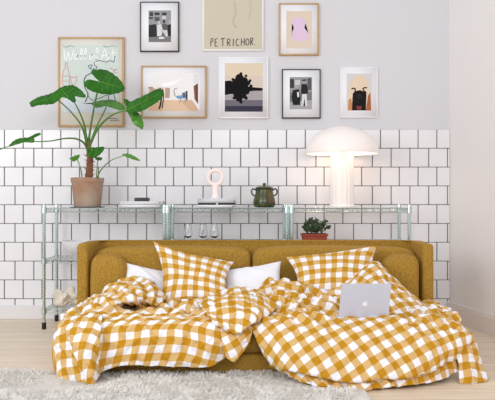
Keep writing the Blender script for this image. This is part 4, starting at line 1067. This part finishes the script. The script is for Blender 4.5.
ridge = np.exp(-((ys - 3.66 - .02 * np.sin(xs * 6)) / .05) ** 2) * np.clip((-xs - .95) / .12, 0, 1) * .035
smooth_patch = np.exp(-(((xs + 1.12) / .17) ** 4 + ((ys - 3.47) / .075) ** 4))
hgt = rs.uniform(.014, .034, len(xs)) * (1 - .75 * smooth_patch) * np.clip((3.86 - ys) / .12, .5, 1)
under = np.clip(1.35 * np.exp(-((xs + .90) / .19) ** 6 - ((ys - 3.56) / .14) ** 6) + 1.35 * np.exp(-((xs - .42) / .34) ** 6 - ((ys - 3.56) / .13) ** 6), 0, 1)   # pile pressed down where the bedding lies
hgt = hgt * (1 - .72 * under)
ph_ = vnoise(xs / .07, ys / .07, 77) * 3.5 + rs.uniform(-1.2, 1.2, len(xs))
dx, dy = np.cos(ph_), np.sin(ph_); ln_ = rs.uniform(.015, .04, len(xs)) * (1 - .5 * smooth_patch); wd = rs.uniform(.004, .0085, len(xs))
z0 = .010 + ridge
V = []; Fc = []
base = np.stack([xs, ys, z0], -1)
sideA = np.stack([-dy, dx, rs.uniform(-.4, .4, len(xs))], -1)
lev = []
for tt, ww in ((0, 1), (.35, 1.0), (.7, .8), (1.0, .25)):
    c = base + np.stack([dx * ln_ * tt ** 1.6, dy * ln_ * tt ** 1.6, hgt * math.sin(tt * 2.0)], -1)
    lev.append(c - sideA * (wd * ww)[:, None] / 2); lev.append(c + sideA * (wd * ww)[:, None] / 2)
allv = np.stack(lev, 1).reshape(-1, 3)
n = len(xs); b = (np.arange(n) * 8)[:, None]
fc = np.concatenate([b + np.array([[0, 1, 3, 2]]), b + np.array([[2, 3, 5, 4]]), b + np.array([[4, 5, 7, 6]])], 0)
rug = thing('shag_rug', 'ivory shaggy rug on the floorboards in front of the sofa bed', 'rug', (-.7, 3.4, 0))
me = bpy.data.meshes.new('pile'); me.from_pydata(allv.tolist(), [], fc.tolist()); me.update()
o = link_mesh('pile', me, M['rug'], rug); o['kind'] = 'stuff'
bm = bmesh.new()
nx_, ny_ = 60, 26; grid = []
for j in range(ny_ + 1):
    row = []
    for i in range(nx_ + 1):
        x = -2.02 + (2.6) * i / nx_; yb = float(rug_back(np.array(x))) - .01; y = 2.83 + (yb - 2.83) * j / ny_
        rg = math.exp(-((y - 3.66 - .02 * math.sin(x * 6)) / .05) ** 2) * min(max((-x - .95) / .12, 0), 1) * .035
        row.append(bm.verts.new((x, y, .014 + rg)))
    grid.append(row)
for j in range(ny_):
    for i in range(nx_): bm.faces.new((grid[j][i], grid[j][i + 1], grid[j + 1][i + 1], grid[j + 1][i]))
r_ = bmesh.ops.extrude_face_region(bm, geom=list(bm.faces))
for v in r_['geom']:
    if isinstance(v, bmesh.types.BMVert): v.co.z = .001
obj('backing', bm, M['rug'], rug)
